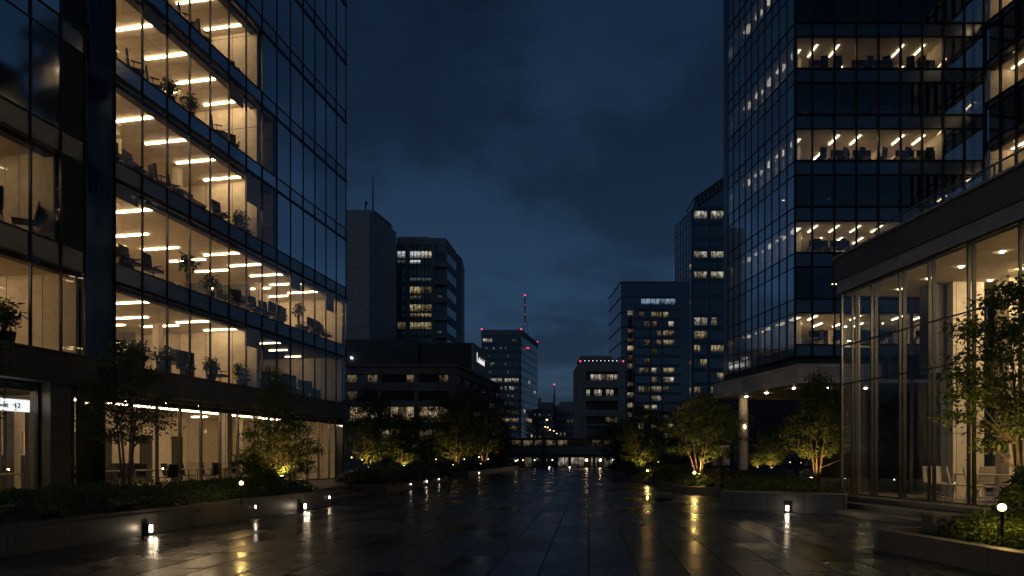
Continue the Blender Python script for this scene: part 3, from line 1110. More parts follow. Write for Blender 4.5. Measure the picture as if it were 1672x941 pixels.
# canopy slab
CA, CB = (16.7, 56), (18.5, 44)
cmb = MB().prism([CA, CB, (33, 44), (33, 57), (16.75, 57)], 6.42, 7.65)
can = cmb.build('canopy', M['canopy_stone'], RT)
for x, y in ((19.6, 47.5), (19.0, 51), (18.6, 54.2), (22, 47.5), (22, 51), (24.6, 47.5)):
    MB().path([(x, y, 6.39), (x, y, 6.425)], .085, 10).build('downlight', M['down'], can)
win.finish()
col = thing('canopy_column', 'pale stone column with a wall lamp holding up the canopy', 'column', (18.8, 55.6, 0))
MB().prism([(18.8 + .36 * math.cos(a) * (1 + .12 * abs(math.sin(2 * a))), 55.6 + .36 * math.sin(a) * (1 + .12 * abs(math.sin(2 * a)))) for a in [2 * math.pi * k / 24 for k in range(24)]], 0, 6.41).build('shaft', M['column_stone'], col)
MB().box(W, 18.3, 19.3, 55.1, 56.1, 0, .12).build('plinth', M['column_stone'], col)
MB().box(W, 18.72, 18.88, 55.10, 55.22, 3.92, 4.22).build('wall_lamp', M['street_lamp'], col)

# ---- wing of the right tower that steps towards the plaza
AN = thing('office_wing', 'dark glass wing meeting the corner tower at a right angle above the pavilion roof', 'office building', (31.8, 46, 0))
AF = Fr((31.85, 45.9), (.1, -1), (1, .1))
AE = [1.25 * k for k in range(9)]
win = Windows(AN, 60)
for j in range(-3, 6):
    zb, zt = 20.0 + 2.7 * j, 20.0 + 2.7 * j + 2.25
    lit = j % 2 == 0
    storey(AN, AF, .05, 9.95, .14, 6, zb, zt, lit, mats=[M['ceiling'], M['carpet'], M['timber_wall'], M['bulkhead']] if lit else None,
           strips=[(q * 1.9 + 1, 1.6 + (q % 2) * 1.6, 1.3, .1) for q in range(5)] if lit else None, strip_mat='strip_mid')
    for b in range(8):
        win.add(AF, AE[b] + .02, AE[b + 1] - .02, zb, zt, M['glass'])
    MB().box(AF, 0, 10, .012, .10, zt + .003, zb + 2.7 - .003).build('spandrel', M['spandrel'], AN)
rows = []
for j in range(-3, 6):
    rows += [20.0 + 2.7 * j, 20.0 + 2.7 * j + 2.25]
lattice(AF, AE, rows, 11.9, 36.2, AN, M['metal_dark'], .10, .12)
MB().box(AF, 0, 10, .14, 6, 9, 11.6).build('soffit', M['metal_dark'], AN)
MB().box(AF, 0, 10, 6.2, 9, 0, 36.2).build('core', M['metal_dark'], AN)
win.finish()

# ================================================================== glass pavilion
PV = thing('glass_pavilion', 'glass walled pavilion with a granite roof fascia and chairs set out inside', 'pavilion', (11, 22.8, 0))
PF = Fr((11.0, 22.8), (.102, -1))
PN = Fr((11.0, 22.8), (1, .102), (.102, -1))
PZ = .46
pe = [(22.8 - y) * 1.005 for y in (22.8, 22.2, 21.2, 19.9, 18.7, 17.3, 15.75, 14.4, 13.1, 11.8, 10.5)]
zr = [PZ + .02, 4.09, 5.36, 7.11]
win = Windows(PV, 90)
for k in range(len(pe) - 1):
    for z0, z1 in zip(zr[:-1], zr[1:]):
        win.add(PF, pe[k] + .02, pe[k + 1] - .02, z0 + .02, z1 - .02, M['glass_clear'])
ne = [0, .6] + [.6 + 1.9 * k for k in range(1, 6)]
for k in range(len(ne) - 1):
    for z0, z1 in ((PZ + .02, 5.36), (5.36, 7.11)):
        win.add(PN, ne[k] + .02, ne[k + 1] - .02, z0 + .02, z1 - .02, M['glass_clear'])
win.finish()
lattice(PF, pe, zr, PZ, 7.135, PV, M['mullion'], .04, .03, .05, .035)
fin = MB()
for e in pe[1:-1]:
    fin.box(PF, e - .013, e + .013, .10, .21, PZ, 7.06)           # glass-stiffening fins behind each joint
fin.build('stiffening_fins', M['metal_grey'], PV)
lattice(PN, ne, [PZ + .02, 5.36, 7.1], PZ, 7.135, PV, M['mullion_pale'], .05, .05, .06, .05)
roof = MB()
roof.box(PF, -.12, 13, -.10, 11.6, 7.14, 7.54)
roof.build('fascia_lower', M['fascia_light'], PV)
MB().box(PF, -.16, 13, -.15, 11.6, 7.543, 8.30).build('fascia_upper', M['fascia_stone'], PV)
MB().box(PF, -.22, 13, -.21, 11.6, 8.303, 8.37).build('coping', M['fascia_light'], PV)
cl = MB().box(PF, .08, 12.9, .12, 11.5, 7.05, 7.13).build('ceiling', M['ceiling'], PV)
for e in (1.1, 2.4, 3.7, 5.1, 6.6, 8.2, 9.8):
    for d in (1.3, 3.3, 5.4):
        if d < 2 or e > 2:  # inner fittings near the glass corner are added to brighten the chairs
            p = PF(e, d, 7.045)
            MB().path([tuple(p), (p.x, p.y, 7.02)], .055, 10).build('downlight', M['down_hi'] if e > 3 and d > 2 else M['down_weak'], cl)
MB().box(PF, -.1, 12.9, -.10, 11.5, .05, PZ - .005).build('floor', M['pav_floor'], PV)
MB().box(PF, 7.4, 12.8, 10.9, 11.1, PZ, 7.04).build('inner_wall', M['timber_wall'], PV)
MB().box(PF, 12.7, 12.9, .3, 10.8, PZ, 7.04).build('inner_wall', M['timber_wall'], PV)
MB().box(W, 13.5, 14.45, 20.9, 21.5, PZ, 7.04).build('inner_pier', M['timber_wall'], PV)
MB().box(W, 14.85, 15.6, 20.4, 21.0, PZ, 7.04).build('inner_pier', M['timber_wall'], PV)
MB().box(W, 12.95, 13.48, 21.2, 21.7, 4.3, 7.04).build('hanging_box', M['bulkhead'], PV)
MB().box(PN, 1.2, 8.0, .35, .7, 4.25, 5.0).build('bulkhead_beam', M['screen'], PV)
# roof balustrade
bl = MB()
gl = MB()
for k in range(8):
    bl.box(PF, .6 + k * 1.6, .63 + k * 1.6, .8, .83, 8.37, 9.15)
    gl.face([PF(.64 + k * 1.6, .815, 8.42), PF(2.18 + k * 1.6, .815, 8.42), PF(2.18 + k * 1.6, .815, 9.12), PF(.64 + k * 1.6, .815, 9.12)])
bl.box(PF, .6, 13, .79, .84, 9.151, 9.19)
bl.build('balustrade_rail', M['mullion_pale'], PV)
gl.build('balustrade_glass', M['glass_clear'], PV)
# plinth steps on the plaza side
ps = MB()
ps.box(PF, .35, 9.6, -.55, -.11, 0, .44)
ps.box(PF, .8, 9.6, -1.2, -.553, 0, .29)
ps.box(PF, 1.3, 9.6, -1.85, -1.203, 0, .145)
kind(ps.build('pavilion_steps', M['granite']), 'structure')
# ================================================================== distant buildings
def mass(root, fr, w, dep, z0, z1, mat, name='body', a0=0.0, d0=0.0):
    return MB().box(fr, a0, a0 + w, d0, d0 + dep, z0, z1).build(name, mat, root)


def pane(root, fr, a0, a1, z0, z1, mat, d=-.04, frame=None, name='window'):
    o = MB().face([fr(a0, d, z0), fr(a1, d, z0), fr(a1, d, z1), fr(a0, d, z1)]).build(name, mat, root)
    return o


def beacon(root, p, r=.28, mat='red_lamp', name='red_beacon'):
    return MB().ball(p, r, nu=8, nv=5).build(name, M[mat], root)


def poly_body(root, corner, left, sx, sy, side_len, z1, mat, name='body', z0=0):
    """box seen with its front facing the plaza and its flank running away along (sx, sy)"""
    c = Vector(corner)
    s = Vector((sx, sy)).normalized() * side_len
    poly = [(left, c.y), (c.x, c.y), (c.x + s.x, c.y + s.y), (left + s.x, c.y + s.y)]
    return MB().prism(poly, z0, z1).build(name, mat, root)


rb = random.Random(21)
# ---- blank concrete slab tower behind the left office tower
Y = 200
t = thing('concrete_tower', 'windowless grey concrete tower with a tall rooftop mast', 'tower block', (XP(603, Y), Y, 0))
sd = Fr((XP(603, Y), Y), (.223, 1))
MB().prism([(-72, Y), (XP(603, Y), Y), sd.xy(20.6, 0), (-68, Y + 40)], 0, ZP(343, Y)).build('body', M['concrete'], t)
ph = MB().prism([(XP(597, Y + 4), Y + 4), (XP(612, Y + 4), Y + 4), (XP(612, Y + 4) + 2.9, Y + 16), (XP(597, Y + 4) + 2.9, Y + 16)], ZP(343, Y), ZP(336, Y)).build('penthouse', M['concrete_dark'], t)
mb = MB()
for k in range(7):
    p = sd(1.1 + k * 2.9, .5, ZP(343, Y))
    mb.path([p, p + Vector((0, 0, 1.3))], .04, 5)
mb.build('roof_rail', M['metal_dark'], t)
MB().path([(XP(609, 206), 206, ZP(343, Y)), (XP(609, 206), 206, ZP(310, 206)), (XP(609, 206), 206, ZP(285, 206))], [.26, .18, .09], 6).build('mast', M['metal_dark'], t)
m2 = MB().path([(XP(597, 204), 204, ZP(343, Y)), (XP(597, 204), 204, ZP(329, 204))], .22, 6)
m2.box(W, XP(598, 204), XP(600, 204), 203.8, 204.2, ZP(334, 204), ZP(330, 204))
m2.build('antenna', M['metal_dark'], t)

# ---- apartment tower
Y = 225
t = thing('apartment_tower', 'grey concrete apartment tower with stacked balconies and bright white top windows', 'apartment block', (XP(728, Y), Y, 0))
f = Fr((0, Y), (1, 0), (0, 1))
s2 = Fr((XP(728, Y), Y), (.16, 1))
zt = ZP(400, Y)
MB().prism([(XP(640, Y), Y), (XP(728, Y), Y), s2.xy(16.5, 0), (XP(640, Y) + 1.7, Y + 17)], 0, zt).build('body', M['concrete_dark'], t)
MB().prism([(XP(648, Y), Y - .3), (XP(706, Y), Y - .3), (XP(728, Y), Y - .05), s2.xy(16.3, .3), (XP(648, Y) + 1.7, Y + 16)], zt + .003, ZP(389, Y)).build('parapet', M['concrete_dark'], t)
pts = [(XP(650 + 5.2 * k, Y), Y + .5 - 0.0 * k) for k in range(10)]
MB().prism([(XP(650, Y), Y + 1), (XP(698, Y), Y + 1), (XP(700, Y), Y + 8), (XP(650, Y), Y + 8)], ZP(389, Y), ZP(385, Y)).build('roof_drum', M['concrete'], t)
rowsB = [416, 445, 474, 503, 532, 558]
litrow = {0: ['win_white', 'win_white', 'win_neutral'], 1: [None, None, None], 2: [None, 'win_yellow', 'win_dim'], 3: [None, 'win_yellow', 'win_yellow'], 4: ['win_dim', 'win_yellow', 'win_yellow'], 5: [None] * 3}
litsub = {0: ['win_cool', 'win_white', None], 1: [None, 'win_cool', 'win_cool'], 2: [None, 'win_dim', None], 3: [None, 'win_dim', 'win_yellow'], 4: [None] * 3, 5: [None] * 3}
pil = MB()
for (a, b) in ((640, 648.5), (662, 669), (705, 710.5)):
    pil.box(f, XP(a, Y), XP(b, Y), -.75, -.003, 0, zt - .02)
pil.build('pilasters', M['concrete_dark'], t)
for r, py in enumerate(rowsB):
    for q, (a, b) in enumerate(((649.3, 661.5), (669.6, 686.4), (688, 704.4))):
        n = 3 if b - a > 13 else 2
        mt = litrow[r][q]
        pane(t, f, XP(a, Y), XP(b, Y), ZP(py + 5.4, Y), ZP(py - 5.4, Y), M[mt] if mt else M['far_glass'])
        mt = litsub[r][q]
        pane(t, f, XP(a, Y), XP(b, Y), ZP(py + 14.5, Y), ZP(py + 9, Y), M[mt] if mt else M['far_glass'])
    bal = MB()
    bal.box(f, XP(710.6, Y), XP(728, Y) + .6, -1.8, -.005, ZP(py + 22, Y), ZP(py + 14.5, Y))
    bal.build('balcony', M['concrete_dark'], t)
    pane(t, f, XP(711.5, Y), XP(727, Y), ZP(py + 13.5, Y), ZP(py - 5, Y), M['dark_glass'])
    if r in (2, 4):
        pane(t, f, XP(714, Y), XP(721, Y), ZP(py + 12, Y), ZP(py + 9, Y), M['win_dim'], -.06)
    pane(t, s2, 1.4, 14.2, ZP(py + 9, Y), ZP(py - 5, Y), M['far_glass'])
mu = MB()
for a in (655.3, 675, 680.7, 693.3, 699):
    mu.box(f, XP(a, Y) - .09, XP(a, Y) + .09, -.2, -.003, 34, zt - .5)
mu.build('mullions', M['metal_dark'], t)
t = thing('slab_tower', 'narrow dark slab tower standing behind the balcony apartments', 'tower block', (XP(752, 250), 250, 0))
MB().prism([(XP(728, 250), 250), (XP(747, 250), 250), (XP(752.5, 250), 255), (XP(752.5, 250), 270), (XP(728, 250), 270)], 0, ZP(415, 250)).build('body', M['blockdark'], t)
MB().prism([(XP(734, 250), 252), (XP(741, 250), 252), (XP(741, 250), 256), (XP(734, 250), 256)], ZP(415, 250), ZP(413, 250)).build('roof_box', M['concrete_dark'], t)

# ---- low stone office building with ribbon windows and the sign block on its roof
Y = 75
t = thing('stone_office', 'low dark stone office building with one warmly lit ribbon of windows behind trees', 'office building', (XP(745, Y), Y, 0))
f = Fr((0, Y), (1, 0), (0, 1))
s3 = Fr((XP(745, Y), Y), (.2, 1))
ztop = ZP(599, Y)
MB().prism([(-30, Y + .5), (XP(745, Y) - .1, Y + .5), s3.xy(23, .5), (-26, Y + 23)], 0, ztop - .3).build('body', M['dark_glass'], t)
bd = MB()
bands = [(599, 611), (624.5, 638.5), (653.5, 663.5), (688.5, 700.5), (719, 726), (745, 790)]
for a, b in bands:
    bd.box(f, -30, XP(745, Y), 0, .6, ZP(b, Y), ZP(a, Y))
    bd.box(s3, 0.003, 23, 0, .6, ZP(b, Y), ZP(a, Y) - .003)
bd.box(f, -30, XP(745, Y) + .25, -.3, .5, ztop + .003, ztop + .28)
bd.box(s3, .0, 23, -.3, .5, ztop + .006, ztop + .283)
bd.build('stone_bands', M['stone_far'], t)
pr = MB()
for a, b in ((615.8, 623.2), (676, 683.6), (732.5, 745)):
    pr.box(f, XP(a, Y), XP(b, Y), .08, .55, 0, ztop - .05)
for a in (3.2, 7.4, 11.6, 15.8, 20):
    pr.box(s3, a, a + .7, .08, .55, 0, ztop - .05)
pr.build('piers', M['stone_far'], t)
for (a, b, n) in ((566, 615.5, 3), (623.5, 675.6, 4), (684, 732, 3)):
    for k in range(n):
        x0, x1 = XP(a + (b - a) * k / n, Y) + .04, XP(a + (b - a) * (k + 1) / n, Y) - .04
        for (y0, y1, key) in ((612, 624, 0), (639, 653, 1), (664.5, 688, 2), (701.5, 718, 3)):
            if key == 2:
                mt = 'win_warm' if not (a == 623.5 and k in (0, 2)) else 'win_dim'
            elif key == 3:
                mt = 'win_warm' if (a == 623.5 and k in (0, 1)) else ('win_dim' if rb.random() < .4 else None)
            elif key == 0:
                mt = 'win_dim' if rb.random() < .35 else None
            else:
                mt = 'win_dim' if (a == 566 and k == 0) else None
            pane(t, f, x0, x1, ZP(y1, Y), ZP(y0, Y), M[mt] if mt else M['dark_glass'], .35)
for k in range(5):
    for (y0, y1) in ((612, 624), (639, 653), (664, 688)):
        pane(t, s3, .5 + k * 4.2, 3.1 + k * 4.2, ZP(y1, Y), ZP(y0, Y), M['dark_glass'] if rb.random() < .75 else M['win_dim'], .3)
Y = 88
t = thing('sign_block', 'windowless black rooftop block carrying white lit lettering on its grey flank', 'building', (XP(770, Y), Y, ztop - .3))
s4 = Fr((XP(770, Y), Y), (.16, 1))
zb_ = ztop - .3
zt_ = ZP(560, Y)
MB().prism([(XP(684, Y), Y), (XP(769.6, Y), Y), (XP(769.6, Y) + 1.6, Y + 9.6), (XP(684, Y), Y + 9)], zb_, zt_).build('body', M['blockdark'], t)
MB().prism([(-34, Y - .6), (XP(684, Y), Y - .6), (XP(684, Y), Y + 9), (-34, Y + 9)], zb_, ZP(555.5, Y)).build('body', M['blockdark'], t)
MB().box(s4, 0, 10.2, -.25, -.01, zb_, zt_ + .03).build('flank_panel', M['blockgrey'], t)
MB().path([(XP(573.5, Y - 1), Y - 1, ZP(586, Y)), (XP(573.5, Y - 1), Y - .6, ZP(586, Y))], .12, 8).build('wall_lamp', M['white_lamp'], t)
text_on('letters', 'L', M['sign_letter'], t, s4, 2.0, -.27, ZP(585, Y) - .15, 1.75, ext=.03)
text_on('letters', 'uiiusinul', M['sign_letter'], t, s4, 3.05, -.27, ZP(585, Y) - .15, 1.25, ext=.03, sx=.98)
tp = MB()
for k in range(9):
    x = -22 + k * 1.9
    tp.ball((x, 79 + (k % 3), ztop + .25), .35, .35, .45, 7, 5)
o = tp.build('roof_planting', M['leaf_dark'], None, loc=(-14, 79, ztop - .02))
kind(o, 'stuff')

# ---- central glass tower with a red lit mast
Y = 180
xl, xr = XP(786, Y), XP(851, Y)
t = thing('glass_tower', 'teal glass tower with red roof beacons and mast, seen beyond the plaza end', 'office tower', (xr, Y, 0))
f = Fr((0, Y), (1, 0), (0, 1))
s5 = Fr((xr, Y), (.25, 1))
zt = ZP(541, Y)
MB().prism([(xl, Y), (xr, Y), s5.xy(21, 0), (xl + 5, Y + 20)], 0, zt).build('body', M['far_glass'], t)
MB().prism([(xl - .05, Y - .15), (xr + .1, Y - .15), s5.xy(21, -.15), s5.xy(21, .4), (xr - .2, Y + .35), (xl - .05, Y + .35)], ZP(548, Y), zt + .35).build('crown_band', M['concrete_dark'], t)
fl = MB()
for k in range(13):
    py = 560.5 + 13.0 * k
    fl.box(f, xl + .1, xr - .6, -.14, -.003, ZP(py + 3.2, Y), ZP(py, Y))
    fl.box(s5, .4, 20.5, -.14, -.003, ZP(py + 3.2, Y), ZP(py, Y))
fl.box(f, xr - .55, xr, -.18, -.002, 0, ZP(548, Y))
fl.build('floor_bands', M['far_band'], t)
pats = {0: ([0, 1, 2, 3], 'win_neutral', [12, 13]), 1: ([], 'win_cool', [1, 4, 7, 9]), 2: ([], 'win_cool', [1, 2, 10]), 3: ([3, 4], 'win_dim', [9]), 4: ([], 'win_dim', [2, 3, 10]),
        5: ([3, 4, 5, 6, 7, 9, 10, 11, 12, 13, 14], 'win_neutral', []), 6: ([5, 7, 9, 11, 12], 'win_neutral', [13, 14]), 7: ([], 'win_dim', [10, 11, 12, 14]), 8: ([], 'win_dim', [9, 11, 12]),
        9: ([9, 10, 11, 12, 13, 14], 'win_dim', []), 10: ([8, 9, 10, 11, 12, 13, 14], 'win_yellow', []), 11: ([8, 11, 12, 13], 'win_yellow', []), 12: ([], 'win_dim', [9, 12])}
for k, (on, mt, dim) in pats.items():
    py0 = 550.2 + 13.0 * k
    for c in on:
        x = xl + .4 + (xr - xl - 1.0) * c / 15
        pane(t, f, x + .05, x + .54, ZP(py0 + 9, Y), ZP(py0 + 3, Y), M[mt], -.06)
    for c in dim:
        x = xl + .4 + (xr - xl - 1.0) * c / 15
        pane(t, f, x + .1, x + .5, ZP(py0 + 8, Y), ZP(py0 + 4, Y), M['win_cool'] if mt == 'win_cool' else M['win_dim'], -.06)
for k, aa in ((10, (6, 8.5, 11)), (9, (3,)), (12, (12,)), (5, (9,)), (6, (16,))):
    for a in aa:
        pane(t, s5, a, a + 1.6, ZP(557 + 13 * k, Y), ZP(551 + 13 * k, Y), M['win_warm'], -.06)
mx = XP(857, Y + 3)
my = Y + 3
ms = MB()
z0, z1 = zt, ZP(483, my)
for q in range(3):
    a = 2.1 * q
    ms.path([(mx + .9 * math.cos(a), my + .9 * math.sin(a), z0), (mx + .25 * math.cos(a), my + .25 * math.sin(a), z0 + 3.2), (mx + .12 * math.cos(a), my + .12 * math.sin(a), z1)], .07, 4)
for k in range(12):
    z = z0 + .6 + k * (z1 - z0 - .6) / 12
    ms.path([(mx - .25, my, z), (mx + .25, my, z + .35)], .045, 4)
ms.build('mast', M['metal_dark'], t)
beacon(t, (mx, my, z1 + .1), .22)
for k in range(1, 4):
    beacon(t, (mx, my - .2, z0 + (z1 - z0) * k / 4), .07)
for p in ((xl + .1, Y, zt + .5), (xr, Y, zt + .5), tuple(s5(20.6, 0, zt + .5)), tuple(s5(7, -.3, ZP(562, Y)))):
    beacon(t, p, .21)
rf = MB()
rf.path([(XP(840, Y + 4), Y + 4, zt), (XP(842, Y + 4), Y + 4, zt + .9), (XP(848, Y + 4), Y + 4, zt + 1.3)], .08, 5)
rf.path([(XP(804, Y + 4), Y + 4, zt), (XP(804, Y + 4), Y + 4, zt + 1.2)], .1, 5)
rf.path([(XP(824, Y + 4), Y + 4, zt), (XP(824, Y + 4), Y + 4, zt + .8)], .2, 5)
rf.build('roof_plant', M['metal_dark'], t)

# ---- small far blocks closing the view
Y = 255
t = thing('pale_block', 'far pale apartment block with stepped roof below the radio mast', 'apartment block', (XP(925, Y), Y, 0))
f = Fr((0, Y), (1, 0), (0, 1))
MB().prism([(XP(904, Y), Y), (XP(950, Y), Y), (XP(950, Y), Y + 20), (XP(904, Y), Y + 20)], 0, ZP(662, Y)).build('body', M['concrete'], t)
MB().prism([(XP(917, Y), Y + 2), (XP(950, Y), Y + 2), (XP(950, Y), Y + 18), (XP(917, Y), Y + 18)], ZP(662, Y), ZP(655, Y)).build('roof_storey', M['concrete'], t)
for r in range(4):
    for c in range(6):
        x = XP(907 + c * 6.4, Y)
        pane(t, f, x, x + .8, ZP(680 + r * 11, Y), ZP(674 + r * 11, Y), M['far_glass'] if rb.random() < .88 else M['win_dim'])
t = thing('far_block', 'far dark flat roofed block between the glass tower and the radio mast', 'building', (XP(890, 245), 245, 0))
MB().prism([(XP(845, 245), 245), (XP(906, 245), 245), (XP(906, 245), 262), (XP(845, 245), 262)], 0, ZP(657, 245)).build('body', M['concrete_dark'], t)
MB().prism([(XP(880, 245), 247), (XP(884, 245), 247), (XP(884, 245), 251), (XP(880, 245), 251)], ZP(657, 245), ZP(649, 245)).build('chimney', M['concrete_dark'], t)
for c in range(7):
    x = XP(879 + c * 3.8, 245)
    pane(t, Fr((0, 245), (1, 0), (0, 1)), x, x + .5, ZP(686, 245), ZP(682, 245), M['win_dim'] if c % 3 else M['far_glass'])
t = thing('radio_mast', 'thin guyed radio mast with a red tip far behind the bridge', 'mast', (XP(905, 220), 220, 0))
mm = MB().path([(XP(905, 220), 220, 0), (XP(905, 220), 220, ZP(650, 220)), (XP(905, 220), 220, ZP(629, 220))], [.35, .22, .10], 6)
for k in (645, 649, 653):
    mm.box(W, XP(902.5, 220), XP(907.5, 220), 219.8, 220.2, ZP(k + 1, 220), ZP(k, 220))
mm.build('mast', M['metal_dark'], t)
beacon(t, (XP(905, 220), 220, ZP(628, 220)), .25)
t = thing('street_building', 'far grey street block with many small windows behind the street lamps', 'building', (XP(892, 200), 200, 0))
MB().prism([(XP(872, 200), 200), (XP(900, 200), 200), (XP(904, 200), 222), (XP(872, 200), 222)], 0, ZP(668, 200)).build('body', M['concrete'], t)
for r in range(4):
    for c in range(4):
        x = XP(880 + c * 5, 200)
        pane(t, Fr((0, 200), (1, 0), (0, 1)), x, x + .5, ZP(680 + r * 12, 200), ZP(676 + r * 12, 200), M['far_glass'] if (r + c) % 3 else M['win_cool'])

# ---- mid-rise concrete frame building
Y = 140
t = thing('concrete_office', 'square concrete framed office block with two lit window rows and red roof lights', 'office building', (XP(983, Y), Y, 0))
f = Fr((0, Y), (1, 0), (0, 1))
x0, x1, zt = XP(946, Y), XP(1021, Y), ZP(592, Y)
MB().box(f, x0 + .1, x1 - .1, .8, 14, 0, zt - .2).build('body', M['dark_glass'], t)
cf = MB()
cf.box(f, x0, XP(957, Y), 0, 14.1, 0, zt)
cf.box(f, XP(1010, Y), x1, 0, 14.1, 0, zt)
for a, b in ((592, 606), (621, 633), (646.5, 655), (669.5, 679.5), (692, 696), (716, 731)):
    cf.box(f, XP(957, Y) + .003, XP(1010, Y) - .003, .003, 1.2, ZP(b, Y), ZP(a, Y) - .003)
cf.build('frame', M['concrete_mid'], t)
MB().box(f, XP(951, Y), XP(1003, Y), 3, 12, zt - .2, ZP(577.5, Y)).build('penthouse', M['concrete_dark'], t)
for r, (a, b) in enumerate(((611, 621), (636, 646), (658, 668), (681, 691), (698, 714))):
    for c in range(8):
        xa = XP(958.5 + c * 6.4, Y)
        lit = (r == 0 and 0 < c) or (r == 1 and c in (0, 2, 3, 5, 6))
        pane(t, f, xa, xa + .66, ZP(b, Y), ZP(a, Y), M['win_neutral'] if lit and c != 4 else (M['win_dim'] if lit or (r == 3 and c > 4) else M['far_glass']), .7)
for px in (947.5, 1017.5):
    beacon(t, (XP(px, Y), Y, zt + .25), .17)
rail = MB()
for k in range(18):
    xx = XP(951 + k * 3.6, Y)
    rail.path([(xx, Y + .3, zt), (xx, Y + .3, zt + .9)], .03, 4)
rail.box(W, XP(950, Y), XP(1015, Y), Y + .27, Y + .33, zt + .9, zt + .96)
rail.build('roof_rail', M['metal_grey'], t)
for k in range(9):
    MB().ball((XP(955 + k * 6.5, Y), Y + .1, zt + .35), .05, nu=6, nv=4).build('parapet_lamp', M['white_lamp'], t)

# ---- dark glass block with a lower bay and glowing crown
Y = 150
t = thing('dark_glass_block', 'tall flat topped dark blue block behind the bay with the glowing crown', 'office tower', (XP(1014, Y), Y, 0))
f = Fr((0, Y), (1, 0), (0, 1))
ls = Fr((XP(1014, Y), Y), (-.03, 1), (1, .03))
zt = ZP(460, Y)
MB().prism([(XP(1014, Y), Y), (XP(1125, Y), Y), (XP(1125, Y), Y + 16), ls.xy(16, 0)], 0, zt).build('body', M['far_glass'], t)
ll = MB()
for k in range(12):
    ll.box(ls, .05, 15.5, -.1, -.003, zt - 3.3 * k - .22, zt - 3.3 * k - .0)
    ll.box(f, XP(1014, Y), XP(1101, Y), -.1, -.003, zt - 3.3 * k - .22, zt - 3.3 * k - .0)
ll.build('floor_bands', M['blockdark'], t)
ys = [512, 541, 556, 569, 585, 598, 616, 628, 645, 662, 678]
for r, py in enumerate(ys):
    if r not in (6,):
        pane(t, f, XP(1024.5, Y), XP(1035.5, Y), ZP(py + 4, Y), ZP(py - 4, Y), M['win_neutral' if r in (0, 8) else 'win_yellow' if r % 3 == 0 else 'win_dim'], -.05)
MB().path([(XP(1020, Y), Y + 2, zt), (XP(1020, Y), Y + 2, zt + .9)], .06, 5).build('roof_aerial', M['metal_dark'], t)
Y = 144
t = thing('crown_block', 'stepped glass block with a glowing blue crown and scattered lit offices', 'office building', (XP(1040, Y), Y, 0))
f = Fr((0, Y), (1, 0), (0, 1))
zt = ZP(497, Y)
MB().prism([(XP(1037, Y), Y), (XP(1112, Y), Y), (XP(1112, Y), Y + 4), (XP(1037, Y), Y + 4)], 0, zt).build('body', M['far_glass'], t)
pane(t, f, XP(1048, Y), XP(1105, Y), ZP(496, Y), ZP(486, Y), M['crown_glow'], 1.2, name='crown_glazing')
cm_ = MB()
for k in range(8):
    cm_.box(f, XP(1048 + 8 * k, Y) - .05, XP(1048 + 8 * k, Y) + .05, 1.0, 1.15, zt, ZP(486, Y))
cm_.box(f, XP(1047, Y), XP(1106, Y), 1.0, 1.3, ZP(486, Y), ZP(485, Y))
cm_.build('crown_frame', M['metal_grey'], t)
fb = MB()
for r in range(14):
    py = 504 + 15.2 * r
    fb.box(f, XP(1037, Y), XP(1112, Y), -.12, -.003, ZP(py + 4, Y), ZP(py, Y))
for px in (1062, 1081):
    fb.box(f, XP(px, Y) - .2, XP(px, Y) + .2, -.16, -.002, 0, zt)
fb.build('floor_bands', M['far_band'], t)
for r in range(14):
    py = 504 + 15.2 * r + 4.8
    for (a, b) in ((1043, 1051), (1052, 1061), (1063.5, 1072), (1072.5, 1080), (1083, 1091), (1091.5, 1100)):
        q = rb.random()
        mt = 'win_yellow' if q < .20 else 'win_neutral' if q < .30 else 'win_dim' if q < .5 else 'far_glass'
        pane(t, f, XP(a, Y), XP(b, Y), ZP(py + 9, Y), ZP(py + 1, Y), M[mt], -.05)

# ---- faceted glass tower with a sloping truss crown
Y = 170
t = thing('faceted_tower', 'teal glass tower with a sloping open truss crown beside the corner tower', 'office tower', (XP(1130, Y), Y, 0))
f = Fr((0, Y), (1, 0), (0, 1))
lf = Fr((XP(1130, Y), Y), (-.10, 1), (1, .1))
zc = ZP(342, Y)
ln = 12.5
MB().prism([(XP(1130, Y), Y), (XP(1230, Y), Y), (XP(1230, Y), Y + 14), lf.xy(ln, 0)], 0, zc).build('body', M['far_glass'], t)
fb = MB()
rowsF = [344, 369, 393, 410, 428, 443, 462, 488, 518, 540, 563, 586, 608, 631, 654]
for py in rowsF:
    fb.box(f, XP(1131, Y), XP(1230, Y), -.15, -.003, ZP(py - .5, Y), ZP(py - 7, Y))
for px in (1130.5, 1157, 1184):
    fb.box(f, XP(px, Y) - .35, XP(px, Y) + .35, -.18, -.002, 0, zc)
for k in range(7):
    fb.box(lf, k * 2.05, k * 2.05 + .14, -.1, -.003, 0, zc - .05)
for k in range(16):
    fb.box(lf, 0.15, ln, -.08, -.003, zc - 3.2 * k - .16, zc - 3.2 * k - .05)
fb.build('floor_bands', M['far_band'], t)
for r, py in enumerate(rowsF):
    h = 13 if r in (0, 1, 6, 7, 8, 9) else 11
    for (a, b) in ((1133.5, 1143), (1144, 1154), (1161, 1170), (1171, 1181)):
        mt = 'win_neutral' if r in (0, 3, 5) or (r == 8 and rb.random() < .7) else 'win_yellow' if (r >= 9 and rb.random() < .55) else 'far_glass'
        pane(t, f, XP(a, Y), XP(b, Y), ZP(py + h, Y), ZP(py + 1, Y), M[mt], -.05)
    if r > 2:
        for q in range(2):
            if rb.random() < .75:
                aa = rb.choice([0, 1, 2, 3, 4]) * 2.05
                pane(t, lf, aa + .4, aa + 1.5, ZP(py + 11, Y), ZP(py + 2, Y), M['win_yellow' if rb.random() < .5 else 'win_dim'], -.05)
tr = MB()
A = Vector((XP(1124, Y), Y + 2, zc))
B = Vector((XP(1134, Y), Y, ZP(324, Y)))
